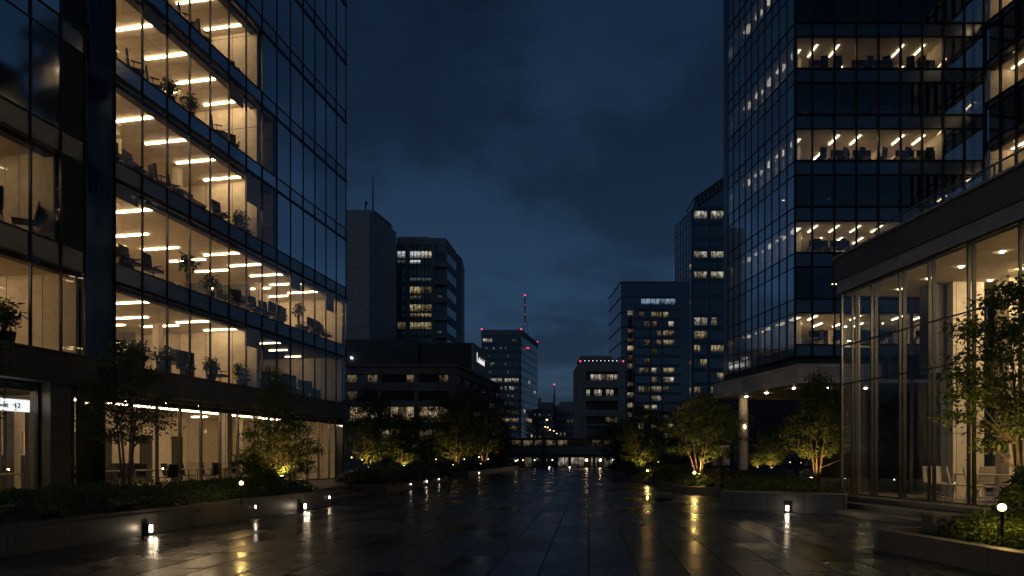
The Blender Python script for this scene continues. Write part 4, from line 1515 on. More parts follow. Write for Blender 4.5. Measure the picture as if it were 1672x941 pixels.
Cc = Vector((XP(1185, Y), Y, ZP(288, Y)))
tr.path([A, B, Cc], .16, 5)
for k in range(9):
    q = B.lerp(Cc, k / 8)
    lo = Vector((q.x, q.y, max(zc, q.z - 2.6 + k * 0)))
    tr.path([q, lo], .09, 4)
    if k < 8:
        q2 = B.lerp(Cc, (k + 1) / 8)
        tr.path([lo, q2], .06, 4)
tr.path([Vector((B.x, B.y, zc + .1)), Cc - Vector((0, 0, 2.6))], .12, 4)
tr.build('truss_crown', M['metal_grey'], t)
MB().face([B - Vector((0, -.2, 0)), Cc - Vector((0, -.2, 0)), Vector((Cc.x, Cc.y + .2, zc)), Vector((B.x, B.y + .2, zc))]).build('crown_glazing', M['far_glass'], t)

# ---- dark building behind the canopy
t = thing('dark_block', 'unlit low dark block filling the view behind the canopy column', 'building', (45, 96, 0))
MB().box(W, XP(1150, 96), 75, 96, 110, 0, 10.5).build('body', M['blockdark'], t)
for k in range(12):
    pane(t, Fr((0, 96), (1, 0), (0, 1)), 28 + k * 3.2, 30.6 + k * 3.2, .4, 3.2, M['dark_glass'] if k % 4 else M['win_dim'])

# ---- bridge and lit arcade closing the plaza
Y = 99
t = thing('footbridge', 'long low concrete footbridge crossing the far end of the plaza', 'bridge', (6, Y, 0))
MB().box(W, -9, 24, Y, Y + 3, ZP(742, Y), ZP(730, Y)).build('deck', M['concrete_mid'], t)
MB().box(W, -9, 24, Y + .5, Y + 3, ZP(747, Y), ZP(742.3, Y)).build('soffit_beam', M['concrete_dark'], t)
rl2 = MB()
for k in range(23):
    rl2.box(W, -9 + k * 1.5, -8.94 + k * 1.5, Y + .1, Y + .16, ZP(730, Y), ZP(716, Y))
rl2.box(W, -9, 24, Y + .08, Y + .18, ZP(716.3, Y), ZP(715.5, Y))
rl2.build('railing', M['metal_dark'], t)
for x in (-2.6, 1.0, 4.6, 8.2, 11.8, 15.4, 19):
    MB().box(W, x, x + .4, Y + .6, Y + 1.1, 0, ZP(747, Y) - .003).build('bridge_pier', M['concrete_dark'], t)
t = thing('arcade', 'low glazed arcade glowing warm white under the footbridge', 'arcade', (6, 104, 0))
MB().box(W, -9, 26, 104.3, 112, 0, ZP(716, 104)).build('body', M['blockdark'], t)
f = Fr((0, 104.2), (1, 0), (0, 1))
for k in range(30):
    x = -6 + k * 1.0
    if x > 19:
        break
    px = CX + x / 104 * F
    mt = 'arcade' if 905 < px < 1003 and k % 7 != 3 else ('win_dim' if rb.random() < .35 else 'dark_glass')
    pane(t, f, x + .05, x + .95, .1, ZP(747.5, 104), M[mt], 0)
for k in range(9):
    x = XP(835 + k * 19, 104)
    pane(t, f, x, x + 1.4, ZP(728, 104), ZP(719, 104), M['win_dim'] if rb.random() < .6 else M['dark_glass'], .02, name='upper_window')
for px, mt in ((845, 'white_lamp'), (854, 'street_lamp'), (873, 'white_lamp'), (930, 'street_lamp'), (958, 'street_lamp'), (980, 'street_lamp'), (1001, 'street_lamp'), (902, 'white_lamp')):
    MB().ball((XP(px, 103.6), 103.6, ZP(751.5, 103.6)), .14 if px > 940 else .075, nu=8, nv=5).build('arcade_lamp', M['arcade_lamp'] if px > 940 else M[mt], t)

# ================================================================== sky
w = bpy.data.worlds.new('World')
SC.world = w
w.use_nodes = True
nt = w.node_tree
bg = nt.nodes['Background']
tc = N(nt, 'ShaderNodeTexCoord')
sp = N(nt, 'ShaderNodeSeparateXYZ')
nt.links.new(tc.outputs['Generated'], sp.inputs[0])
sky = N(nt, 'ShaderNodeTexSky', sky_type='NISHITA')
sky.sun_disc = False
sky.sun_elevation = R(5)
sky.sun_rotation = R(255)
sky.dust_density = .4
sky.ozone_density = 4.0
# cloud deck: direction projected on a high plane so that the clouds flatten towards the horizon
zc_ = N(nt, 'ShaderNodeMath', operation='MAXIMUM')
zc_.inputs[1].default_value = 0
nt.links.new(sp.outputs['Z'], zc_.inputs[0])
za = N(nt, 'ShaderNodeMath', operation='ADD')
za.inputs[1].default_value = .16
nt.links.new(zc_.outputs[0], za.inputs[0])
dx = N(nt, 'ShaderNodeMath', operation='DIVIDE')
dy = N(nt, 'ShaderNodeMath', operation='DIVIDE')
nt.links.new(sp.outputs['X'], dx.inputs[0])
nt.links.new(za.outputs[0], dx.inputs[1])
nt.links.new(sp.outputs['Y'], dy.inputs[0])
nt.links.new(za.outputs[0], dy.inputs[1])
cv = N(nt, 'ShaderNodeCombineXYZ')
nt.links.new(dx.outputs[0], cv.inputs[0])
nt.links.new(dy.outputs[0], cv.inputs[1])
cv.inputs[2].default_value = 3.7
nz = N(nt, 'ShaderNodeTexNoise')
nz.inputs['Scale'].default_value = 1.05
nz.inputs['Detail'].default_value = 7
nz.inputs['Roughness'].default_value = .55
nz.inputs['Distortion'].default_value = .35
nt.links.new(cv.outputs[0], nz.inputs['Vector'])
cr = N(nt, 'ShaderNodeMapRange', interpolation_type='SMOOTHSTEP')
cr.inputs[1].default_value = .40
cr.inputs[2].default_value = .58
cr.inputs[3].default_value = 1.18
cr.inputs[4].default_value = .66
nt.links.new(nz.outputs['Fac'], cr.inputs[0])
tint = N(nt, 'ShaderNodeMix', data_type='RGBA', blend_type='MULTIPLY')
tint.inputs[0].default_value = 1
tint.inputs[7].default_value = (1.0, .91, .94, 1)
nt.links.new(sky.outputs[0], tint.inputs[6])
sc_ = N(nt, 'ShaderNodeVectorMath', operation='SCALE')
gr_ = N(nt, 'ShaderNodeValToRGB')
els = gr_.color_ramp.elements
els[0].position, els[0].color = 0.0, (.0180, .0315, .0560, 1)
els[1].position, els[1].color = 1.0, (.0034, .0088, .0185, 1)
e_ = els.new(.22)
e_.color = (.0135, .0310, .0630, 1)
e_ = els.new(.55)
e_.color = (.0048, .0126, .0265, 1)
nt.links.new(zc_.outputs[0], gr_.inputs[0])
gs_ = N(nt, 'ShaderNodeVectorMath', operation='SCALE')
gs_.inputs['Scale'].default_value = 1 / .0365
nt.links.new(gr_.outputs[0], gs_.inputs[0])
gm_ = N(nt, 'ShaderNodeMix', data_type='RGBA')       # twilight: mostly an even overcast, partly the clear-sky model
gm_.inputs[0].default_value = .76
nt.links.new(tint.outputs[2], gm_.inputs[6])
nt.links.new(gs_.outputs[0], gm_.inputs[7])
nt.links.new(gm_.outputs[2], sc_.inputs[0])
nt.links.new(cr.outputs[0], sc_.inputs['Scale'])
nt.links.new(sc_.outputs[0], bg.inputs[0])
bg.inputs[1].default_value = .0435
sl = bpy.data.lights.new('dusk_glow', 'SUN')
sl.energy = .06  # weak wide lamp added for the dusk glow, the sun being already down
sl.angle = R(40)
sl.color = (.75, .85, 1)
so = bpy.data.objects.new('dusk_glow', sl)
COL.objects.link(so)
so.rotation_euler = (R(70), 0, R(-35))

# ================================================================== camera
cd = bpy.data.cameras.new('camera')
co = bpy.data.objects.new('camera', cd)
COL.objects.link(co)
co.location = (0, 0, EH)
co.rotation_euler = (R(90), 0, 0)
cd.sensor_width = 36
cd.lens = 36 * F / 1672
cd.shift_y = (HY - 470.5) / 1672
cd.clip_start = .1
cd.clip_end = 4000
SC.camera = co
SC.view_settings.view_transform = 'Standard'
SC.view_settings.look = 'None'
SC.view_settings.exposure = .2
SC.view_settings.gamma = 1
SC.render.engine = 'CYCLES'
cy = SC.cycles
cy.use_denoising = True
cy.max_bounces = 10
cy.diffuse_bounces = 5
cy.glossy_bounces = 5
cy.transmission_bounces = 4
cy.transparent_max_bounces = 24
cy.sample_clamp_indirect = 3
cy.sample_clamp_direct = 0
cy.caustics_reflective = False
cy.caustics_refractive = False
cy.use_light_tree = True
# ================================================================== trees
def make_tree(name, label, seed, stems, H, R0, z_low, shape, n_clump, n_leaf, leaf_len, mat, cat='tree', group=None, lean=(0, 0), clump=.36, thick=.045, flat=.5, spread=.25):
    """multi-stem tree built at the origin: trunk mesh (stems, limbs, twigs) and crown mesh (leaves in layered clumps)"""
    rnd = random.Random(seed)
    t = thing(name, label, cat, (0, 0, 0), group)
    tb = MB()
    st = []
    for k in range(stems):
        a = 6.283 * k / stems + rnd.uniform(-.4, .4)
        sp = spread * rnd.uniform(.6, 1.3) * R0 if stems > 1 else .06 * R0
        hh = H * rnd.uniform(.72, .95) if k else H * .96
        pts = []
        for q in range(9):
            f_ = q / 8
            wob = .05 * R0 * math.sin(5 * f_ + k * 2) * f_
            bend = f_ ** 1.3
            pts.append(Vector((math.cos(a) * sp * bend * 1.6 + .05 * math.cos(a) * (stems > 1) + lean[0] * f_ ** 1.4 + wob,
                               math.sin(a) * sp * bend * 1.6 + .05 * math.sin(a) * (stems > 1) + lean[1] * f_ ** 1.4 + wob * .6, hh * f_)))
        r0 = thick * rnd.uniform(.8, 1.1) * (1.0 if stems > 1 else 1.5)
        tb.path(pts, [r0 * (1.35 if q == 0 else 1) * (1 - .88 * (q / 8)) for q in range(9)], 7)
        st.append((pts, r0))
    lb = MB()
    cl = []
    tries = 0
    while len(cl) < n_clump and tries < 9000:
        tries += 1
        f_ = rnd.random()
        z = z_low + (H - z_low) * f_
        if shape == 'cone':
            rr = R0 * (1 - f_) ** .9 * (1 if f_ > .12 else .45 + 4.5 * f_) + .10
        elif shape == 'vase':
            rr = R0 * (.35 + .9 * math.sin(min(1, f_ * 1.15 + .12) * math.pi * .62)) * (1 if f_ < .78 else max(.12, 1 - ((f_ - .78) / .22) ** 2 * .85))
        else:
            rr = R0 * max(.1, (1 - (2 * f_ - .86) ** 2 * .78 if f_ > .43 else 1 - (2 * f_ - .86) ** 2 * .85)) ** .6
        a = rnd.random() * 6.283
        rr *= 1 + .16 * math.sin(3 * a + seed) + .10 * math.sin(5 * a + 7 * f_)
        r = rr * math.sqrt(rnd.uniform(.12, 1.0))
        cx = lean[0] * f_ ** 1.4 + r * math.cos(a)
        cy_ = lean[1] * f_ ** 1.4 + r * math.sin(a)
        c = Vector((cx, cy_, z))
        if any((c - o).length < clump * .62 for o in cl):
            continue
        cl.append(c)
    for c in cl:
        # limb from the closest stem, leaving lower than the clump
        best = None
        for pts, r0 in st:
            for q in range(2, 9):
                p = pts[q]
                dz = c.z - p.z
                hd = math.hypot(c.x - p.x, c.y - p.y)
                if dz < .15 * hd:
                    continue
                co_ = hd + abs(dz - .55 * hd) * .8
                if best is None or co_ < best[0]:
                    best = (co_, p, r0 * (1 - .88 * q / 8))
        if best is None:
            pts, r0 = st[0]
            best = (0, pts[3], r0 * .6)
        p, rr = best[1], best[2]
        mid = p.lerp(c, .5) + Vector((rnd.uniform(-.06, .06), rnd.uniform(-.06, .06), -.04 * (c - p).length + rnd.uniform(-.05, .08)))
        tb.path([p, mid, c], [max(.007, min(rr * .6, .03)), .010, .004], 4, cap=False)
        n = max(4, int(n_leaf / len(cl) * rnd.uniform(.6, 1.4)))
        cr = clump * rnd.uniform(.75, 1.3)
        for tw in range(3):
            e = c + Vector((rnd.uniform(-1, 1), rnd.uniform(-1, 1), rnd.uniform(-.4, .4))) * cr * .8
            tb.path([mid.lerp(c, .6), e], [.005, .002], 3, cap=False)
        for q in range(n):
            g1 = Vector((rnd.gauss(0, .5), rnd.gauss(0, .5), rnd.gauss(0, .5) * flat)) * cr
            lb.leaf(c + g1, leaf_len * rnd.uniform(.6, 1.25), leaf_len * rnd.uniform(.34, .52), rnd)
    tb.build('trunk', M['bark'], t, smooth=True)
    lb.build('crown', mat, t)
    return t


def at(t, px, Y, z, rz=0.0, s=1.0, X=None):
    t.location = (XP(px, Y) if X is None else X, Y, z)
    t.rotation_euler = (0, 0, rz)
    t.scale = (s, s, s)
    return t


# near and mid trees, each its own
T1 = at(make_tree('tree', 'multi-stemmed dark tree silhouetted against the lit ground floor behind the low hedge', 3, 4, 4.35, 1.12, 1.75, 'round', 78, 4700, .115, M['leaf_dark'], group='trees on the plaza', thick=.042, spread=.28), 207, 19.0, .42)
T2 = at(make_tree('tree', 'dark pointed tree lit golden from below beside the terrace steps', 14, 4, 4.4, 1.5, .55, 'cone', 130, 10500, .115, M['leaf'], group='trees on the plaza', thick=.04, flat=.38, spread=.20), 451, 24.3, .42)
T0 = at(make_tree('tree', 'dark leafy tree cut off by the edge beside the corner lobby', 25, 3, 4.8, 1.0, 1.8, 'round', 60, 4800, .115, M['leaf_dark'], group='trees on the plaza'), -104, 13.6, .42)
T8 = at(make_tree('tree', 'large leaning tree with glossy leaves above the globe light and pavilion chairs', 36, 4, 5.0, 1.45, 1.6, 'round', 120, 9500, .135, M['leaf'], group='trees on the plaza', lean=(.12, .0), thick=.055, spread=.26), 1672, 13.9, .28)
R4 = at(make_tree('tree', 'tall pointed multi-stemmed tree behind the granite bench wall by the pavilion', 47, 5, 5.1, 1.75, 1.5, 'cone', 105, 7000, .125, M['leaf'], group='trees on the plaza', thick=.045, spread=.24, flat=.42), 1334, 28.6, .22)
R3 = at(make_tree('tree', 'broad vase shaped tree with glowing stems over the amber globe light', 58, 4, 4.55, 1.85, 1.35, 'round', 84, 4800, .13, M['leaf'], group='trees on the plaza', thick=.05, spread=.40), 1141, 34.6, .22)

# farther trees: three grown shapes, copied
FT = [make_tree('tree', '', 101, 4, 5.2, 1.9, 1.0, 'round', 85, 5200, .19, M['leaf'], thick=.06, clump=.5, spread=.34),
      make_tree('tree', '', 112, 3, 5.6, 2.0, 1.1, 'vase', 85, 5200, .19, M['leaf_dark'], thick=.06, clump=.5, spread=.34),
      make_tree('tree', '', 123, 5, 4.6, 1.7, .8, 'cone', 75, 4600, .19, M['leaf'], thick=.05, clump=.5, spread=.34)]
FU = [[], [], []]
FTREES = [
    (0, 602, 43, .42, 1.0, 1.02, 'bushy tree with amber lit stems just past the corner of the glass tower'),
    (2, 652, 50, .42, 2.0, .92, 'small dark tree behind the rounded shrubs in front of the stone office'),
    (1, 700, 57, .42, 0.4, .95, 'dim spreading tree in the middle of the row before the stone office'),
    (0, 746, 55, .42, 2.7, 1.20, 'round crowned tree with two lit stems hiding the stone office corner'),
    (1, 790, 61, .42, 4.0, 1.32, 'tallest dark tree of the row before the sign block flank'),
    (2, 816, 72, .42, 1.2, 1.2, 'slim dark tree next to the red post at the end of the row'),
    (1, 628, 60, .42, 5.1, 1.0, 'shadowy tree tucked behind the bushy amber tree'),
    (0, 676, 66, .42, 3.2, .95, 'faint tree deep in the grove in front of the stone office'),
    (1, 770, 70, .42, .7, 1.1, 'shadowed tree standing behind the tallest tree of the row'),
    (2, 1018, 63, .22, 2.2, 1.05, 'small amber lit tree nearest the arcade beside the concrete office'),
    (0, 1050, 52, .22, 4.4, 1.0, 'round tree with lit stems in front of the concrete office'),
    (1, 1086, 60, .22, 1.5, .95, 'dim tree between the round tree and the broad glowing tree'),
    (1, 1172, 55, .22, 3.6, 1.0, 'dark tree just before the canopy column'),
    (2, 1237, 66, .02, .3, .85, 'tiny uplit tree right behind the canopy column'),
    (0, 1262, 64, .02, 2.9, .85, 'small pale uplit tree under the canopy'),
    (1, 1300, 72, .02, 1.9, .9, 'dark tree under the canopy behind the pointed tree'),
    (2, 1345, 76, .02, 5.0, 1.0, 'unlit tree far under the canopy near the pavilion corner'),
    (0, 1005, 78, .22, 5.5, 1.0, 'farthest amber tree at the end of the russet bed'),
]
for (v, px, Y, z, rz, s, lab) in FTREES:
    place(FT[v], FU[v], (XP(px, Y), Y, z), rz, lab, 'tree', 'trees on the plaza', s)


# ================================================================== hedges and shrubs
def inside(poly, x, y):
    c = False
    n = len(poly)
    for i in range(n):
        x1, y1 = poly[i]
        x2, y2 = poly[(i + 1) % n]
        if (y1 > y) != (y2 > y) and x < (x2 - x1) * (y - y1) / (y2 - y1) + x1:
            c = not c
    return c


def edge_dist(poly, x, y):
    best = 9e9
    n = len(poly)
    p = Vector((x, y))
    for i in range(n):
        a, b = Vector(poly[i]), Vector(poly[(i + 1) % n])
        t = max(0, min(1, (p - a).dot(b - a) / max(1e-9, (b - a).length_squared)))
        best = min(best, (p - a - (b - a) * t).length)
    return best


def cover(name, label, cat, poly, z0, h, n, ln, mat, seed, group=None, grid=.35, bump=.35, clear=()):
    """clipped planting: an uneven body of leaves filling a bed, denser near its surface"""
    rnd = random.Random(seed)
    xs = [p[0] for p in poly]
    ys = [p[1] for p in poly]
    cx, cy_ = sum(xs) / len(xs), sum(ys) / len(ys)

    def top(x, y):
        e = min(1, edge_dist(poly, x, y) / .38)
        nn = mnoise.noise(Vector((x * 1.5, y * 1.5, seed))) * bump + mnoise.noise(Vector((x * 4, y * 4, seed))) * bump * .4
        return z0 + h * (.35 + .65 * math.sqrt(e)) * (1 + nn)
    t = thing(name, label, cat, (cx, cy_, z0), group)
    core = MB()
    idx = {}
    x = min(xs)
    while x < max(xs) - grid * .5:
        y = min(ys)
        while y < max(ys) - grid * .5:
            q = [(x, y), (x + grid, y), (x + grid, y + grid), (x, y + grid)]
            if inside(poly, x + grid / 2, y + grid / 2):
                core.face([(a, b, (z0 + (top(a, b) - z0) * .72 - .05) if inside(poly, a, b) else z0) for a, b in q])
            y += grid
        x += grid
    core.build('stems', M['leaf_dark'], t, smooth=True)
    lb = MB()
    k = 0
    while k < n:
        x, y = rnd.uniform(min(xs), max(xs)), rnd.uniform(min(ys), max(ys))
        if not inside(poly, x, y):
            continue
        k += 1
        zt_ = top(x, y)
        z = zt_ - abs(rnd.gauss(0, .07)) if rnd.random() < .75 else rnd.uniform(z0, zt_)
        lb.leaf((x, y, z), ln * rnd.uniform(.6, 1.3), ln * rnd.uniform(.35, .55), rnd, .7)
    lb.build('foliage', mat, t)
    return t


cover('hedge', 'long low dark green hedge filling the near granite planter', 'hedge', [(-10.0, 4.5), (-8.75, 11.5), (-7.35, 18.2), (-11.0, 18.2), (-13.5, 8)], .40, .55, 17000, .105, M['leaf_hedge'], 5)
cover('hedge', 'leafy hedge around the golden lit pointed tree at the planter end', 'hedge', [(-7.25, 18.6), (-6.5, 22.9), (-7.6, 23.3), (-8.6, 26.5), (-10.6, 25), (-10.9, 18.6)], .40, .50, 9500, .105, M['leaf_hedge'], 6)
cover('shrub_bed', 'mixed dark shrubs under the broad glowing tree on the curved kerb', 'shrubs', [(8.15, 42), (8.0, 35), (8.1, 32.0), (8.4, 30.9), (9.1, 30.3), (12.6, 29.6), (14, 33), (13, 42)], .2, .62, 9000, .12, M['leaf_dark'], 8, bump=.6)
cover('shrub_bed', 'bright green low shrubs between the granite bench wall and the pavilion', 'shrubs', [(7.6, 22.6), (10.7, 21.0), (10.85, 24), (12.3, 29.3), (9.2, 29.9)], .05, .72, 8000, .11, M['leaf'], 9)
cover('shrub_bed', 'lush shrubs around the tall globe light in the corner planter', 'shrubs', [(7.32, 10.0), (7.3, 11.6), (8.3, 12.1), (10.4, 12), (10.4, 8), (7.7, 8.0), (7.45, 9.0)], .26, .40, 13000, .10, M['leaf'], 10, bump=.6)
cover('shrub_bed', 'taller leafy shrubs at the back of the corner planter beneath the leaning tree', 'shrubs', [(8.15, 11.3), (8.5, 12.2), (10.6, 13.2), (11.6, 13.2), (11.6, 10.8), (9, 10.9)], .26, .95, 9000, .115, M['leaf'], 19, bump=.6)
cover('shrub_bed', 'long dark shrub strip running from the curved kerb to the arcade', 'shrubs', [(8.6, 43), (9.5, 55), (10.3, 73), (15, 73), (13.4, 43)], .2, .75, 7000, .20, M['leaf_hedge'], 12, bump=.5)
cover('shrub_bed', 'dark shrub strip along the distant granite planter under the row of trees', 'shrubs', [(-3.5, 53.4), (.3, 89), (-6, 89), (-9, 53.4)], .42, .6, 7000, .22, M['leaf_hedge'], 13, bump=.5)
cover('shrub_bed', 'shaded undergrowth beneath the trees beside the glass tower end', 'shrubs', [(-6.3, 33), (-5.4, 45), (-9, 47), (-8.3, 40), (-8.6, 33)], .42, .38, 4200, .16, M['leaf_hedge'], 15, bump=.5)
# russet plants by the kerb
cover('shrub_bed', 'russet leaved plants beside the amber globe light on the curved kerb', 'shrubs', [(8.9, 32.6), (9.3, 31.2), (11.3, 30.6), (11.6, 33)], .2, .72, 2600, .12, M['leaf_red'], 16, bump=.4)


def make_shrub(seed, mat, r=.7, h=.62, n=1500, ln=.10):
    rnd = random.Random(seed)
    t = thing('shrub', '', 'shrub', (0, 0, 0))
    core = MB()
    core.ball((0, 0, h * .30), r * .80, r * .80, h * .56, 12, 8)
    core.build('stems', M['soil'], t, smooth=True)
    lb = MB()
    for k in range(n):
        a = rnd.random() * 6.283
        th = math.acos(rnd.uniform(-.15, 1))
        q = (1 + .10 * math.sin(4 * a + seed) + .08 * math.sin(7 * th)) * rnd.uniform(.84, 1.06)
        lb.leaf((r * q * math.sin(th) * math.cos(a), r * q * math.sin(th) * math.sin(a), max(0, h * q * math.cos(th) * .9 + .05)), ln * rnd.uniform(.6, 1.2), ln * .5, rnd, .7)
    lb.build('foliage', mat, t)
    return t


SH = make_shrub(4, M['leaf_grey'])
su = []
for i, (x, y, s, lab) in enumerate([
    (-6.75, 30.6, 1.15, 'rounded grey green shrub at the open corner of the second planter'),
    (-5.95, 31.0, 1.05, 'rounded shrub second from the open corner of the second planter'),
    (-6.6, 32.4, 1.2, 'rounded shrub set back behind the open corner of the second planter'),
    (-5.75, 33.0, 1.2, 'rounded shrub on the planter edge before the first recessed lamp'),
    (-5.5, 35.2, 1.15, 'rounded shrub above the middle recessed lamp of the second planter'),
    (-5.25, 37.6, 1.1, 'rounded shrub just past the middle recessed lamp of the second planter'),
    (-5.1, 39.8, 1.2, 'rounded shrub above the third recessed lamp of the second planter'),
    (-4.9, 42.2, 1.1, 'rounded shrub near the far end of the second planter'),
    (-4.75, 44.4, 1.0, 'last rounded shrub at the far end of the second planter')]):
    place(SH, su, (x, y, .43), i * 1.3, lab, 'shrub', 'rounded shrubs in the second planter', s)
S2 = make_shrub(9, M['leaf_hedge'], .75, .7, 1500, .12)
su = []
for i, (px, Y, s, lab) in enumerate([
    (1052, 43.5, 1.1, 'dark mound shrub beside the small amber light on the kerb'),
    (1070, 40.5, 1.2, 'dark mound shrub just nearer than the small amber light on the kerb'),
    (1030, 52, 1.2, 'dark mound shrub on the kerb bend below the round tree'),
    (1012, 62, 1.3, 'dark mound shrub on the kerb below the small amber tree'),
    (1000, 71, 1.3, 'farthest dark mound shrub where the kerb meets the plaza end'),
    (1098, 37, 1.15, 'dark mound shrub between the two amber lights')]):
    place(S2, su, (XP(px, Y) + .5, Y, .22), i * 1.1, lab, 'shrub', 'mound shrubs on the curved kerb', s)


# ================================================================== lamps
def plight(name, parent, p, power, col=(1, .72, .38), r=.06, spot=None, aim=None):
    l = bpy.data.lights.new(name, 'SPOT' if spot else 'POINT')
    l.energy = power
    l.color = col
    l.shadow_soft_size = r
    o = bpy.data.objects.new(name, l)
    COL.objects.link(o)
    o.parent = parent
    o.location = p
    if spot:
        l.spot_size = R(spot)
        l.spot_blend = .6
        d = Vector(aim).normalized()
        o.rotation_euler = d.to_track_quat('-Z', 'Y').to_euler()
    return o


def make_bollard():
    t = thing('bollard_light', '', 'bollard light', (0, 0, 0))
    b = MB().box(W, -.055, .055, -.05, .07, 0, .06)
    b.box(W, -.055, .055, -.02, .07, .061, .22)
    b.box(W, -.055, -.038, -.05, -.021, .061, .22)
    b.box(W, .038, .055, -.05, -.021, .061, .22)
    b.build('body', M['metal_dark'], t)
    MB().box(W, -.036, .036, -.070, -.022, .07, .215).build('lamp', M['bollard_lamp'], t)
    MB().box(W, -.058, .058, -.045, .074, .221, .245).build('cap', M['metal_dark'], t)
    return t


BO = make_bollard()
bu = []


def on_line(a, b, t_, off):
    a, b = Vector(a), Vector(b)
    d = (b - a).normalized()
    p = a.lerp(b, t_) + Vector((d.y, -d.x)) * off
    return (p.x, p.y)


for (p, z, lab) in ((on_line((-8.6, 11.5), (-6.2, 23.4), .271, .13), 0, 'square glowing bollard at the foot of the long planter wall, nearest the viewer'),
                    (on_line((-8.6, 11.5), (-6.2, 23.4), .823, .13), 0, 'square glowing bollard at the foot of the long planter wall below the pointed tree'),
                    ((8.26, 20.47), 0, 'square glowing bollard in front of the pale granite bench wall'),
                    ((XP(897, 92), 92), 0, 'small glowing bollard at the far plaza end under the footbridge'),
                    ((XP(930, 93), 93), 0, 'tiny glowing bollard at the far plaza end before the warm arcade windows'),
                    ):
    o = place(BO, bu, (p[0], p[1], z), -.53 if 0 < p[0] and p[1] < 50 else 1.372 if p[1] < 50 else 0, lab, 'bollard light', 'glowing bollards on the plaza', 1.0 if p[1] < 50 else 1.1)
for o in [q for q in COL.objects if q.name.startswith('bollard_light')]:
    if o.location.y < 50:
        plight('lamp_glow', o, (0, -.17, .15), 3.2, (1, .78, .52), .03)


def make_step_lamp():
    t = thing('recessed_lamp', '', 'recessed lamp', (0, 0, 0))
    MB().path([(0, -.012, 0), (0, .02, 0)], .052, 12).build('rim', M['metal_dark'], t)
    MB().path([(0, -.020, 0), (0, -.0121, 0)], .038, 12).build('lens', M['step_lamp'], t)
    return t


SL = make_step_lamp()
sl_u = []


def wall_lamp(a, b, t_, z, lab, s=1.0):
    a_, b_ = Vector(a), Vector(b)
    d = (b_ - a_).normalized()
    p = on_line(a, b, t_, .012)
    rz = math.atan2(d.y, d.x)
    place(SL, sl_u, (p[0], p[1], z), rz, lab, 'recessed lamp', 'lamps set in the planter walls', s)


P1a, P1b = (-8.6, 11.5), (-6.2, 23.4)
P2a, P2b = (-5.47, 29.6), (-4.39, 46.2)
P3a, P3b = (-3.35, 52.6), (.9, 90)
wall_lamp(P1a, P1b, .62, .30, 'small round lamp set in the long planter wall between its two bollards')
wall_lamp(P1a, P1b, .985, .30, 'small round lamp at the end of the long planter wall next to the steps')
wall_lamp(P2a, P2b, .30, .28, 'dim round lamp, first from the steps in the second planter wall', .9)
wall_lamp(P2a, P2b, .55, .26, 'brightest round lamp in the middle of the second planter wall', 1.5)
wall_lamp(P2a, P2b, .80, .26, 'round lamp near the far end of the second planter wall', 1.1)
wall_lamp(P3a, P3b, .13, .27, 'round lamp in the distant planter wall below the row of trees', 1.4)


def make_globe():
    t = thing('garden_light', '', 'garden light', (0, 0, 0))
    MB().path([(0, 0, 0), (0, 0, .60)], .022, 8).build('stem', M['metal_dark'], t)
    MB().ball((0, 0, .655), .058, nu=12, nv=8).build('globe', M['globe_lamp'], t, smooth=True)
    MB().path([(0, 0, .590), (0, 0, .605)], .04, 10).build('collar', M['metal_dark'], t)
    return t


GL = make_globe()
gu = []
for (p, z, s, lab) in (((XP(394, 17.3), 17.3), .46, .85, 'glowing globe garden light in the hedge in front of the pointed tree'),
                       ((XP(1131, 31.6), 31.3), .22, 1.1, 'glowing amber globe light in the russet plants on the curved kerb'),
                       ((XP(1056, 41.8), 41.6), .22, .9, 'small amber globe light on the kerb beside the dark mound shrubs'),
                       ((XP(1636, 10.35), 10.35), .28, .98, 'tall globe garden light among the shrubs of the corner planter'),
                       ((XP(842, 86), 86), .42, 1.0, 'far globe light at the end of the distant planter wall')):
    place(GL, gu, (p[0], p[1], z), 0, lab, 'garden light', 'globe lights in the beds', s)
for o in [q for q in COL.objects if q.name.startswith('garden_light')]:
    if o.location.y < 50:
        plight('lamp_glow', o, (0, 0, .655), 26 if o.location.x > 0 else 9, (1, .62, .18), .05)


def make_uplight():
    t = thing('garden_uplight', '', 'uplight', (0, 0, 0))
    h_ = MB().path([(0, 0, 0), (0, 0, .44)], .02, 8)
    h_.path([(0, 0, .441), (0, 0, .60)], .07, 10)
    h_.build('housing', M['metal_dark'], t)
    MB().path([(0, 0, .601), (0, 0, .608)], .055, 10).build('lens', M['up_lamp'], t)
    return t


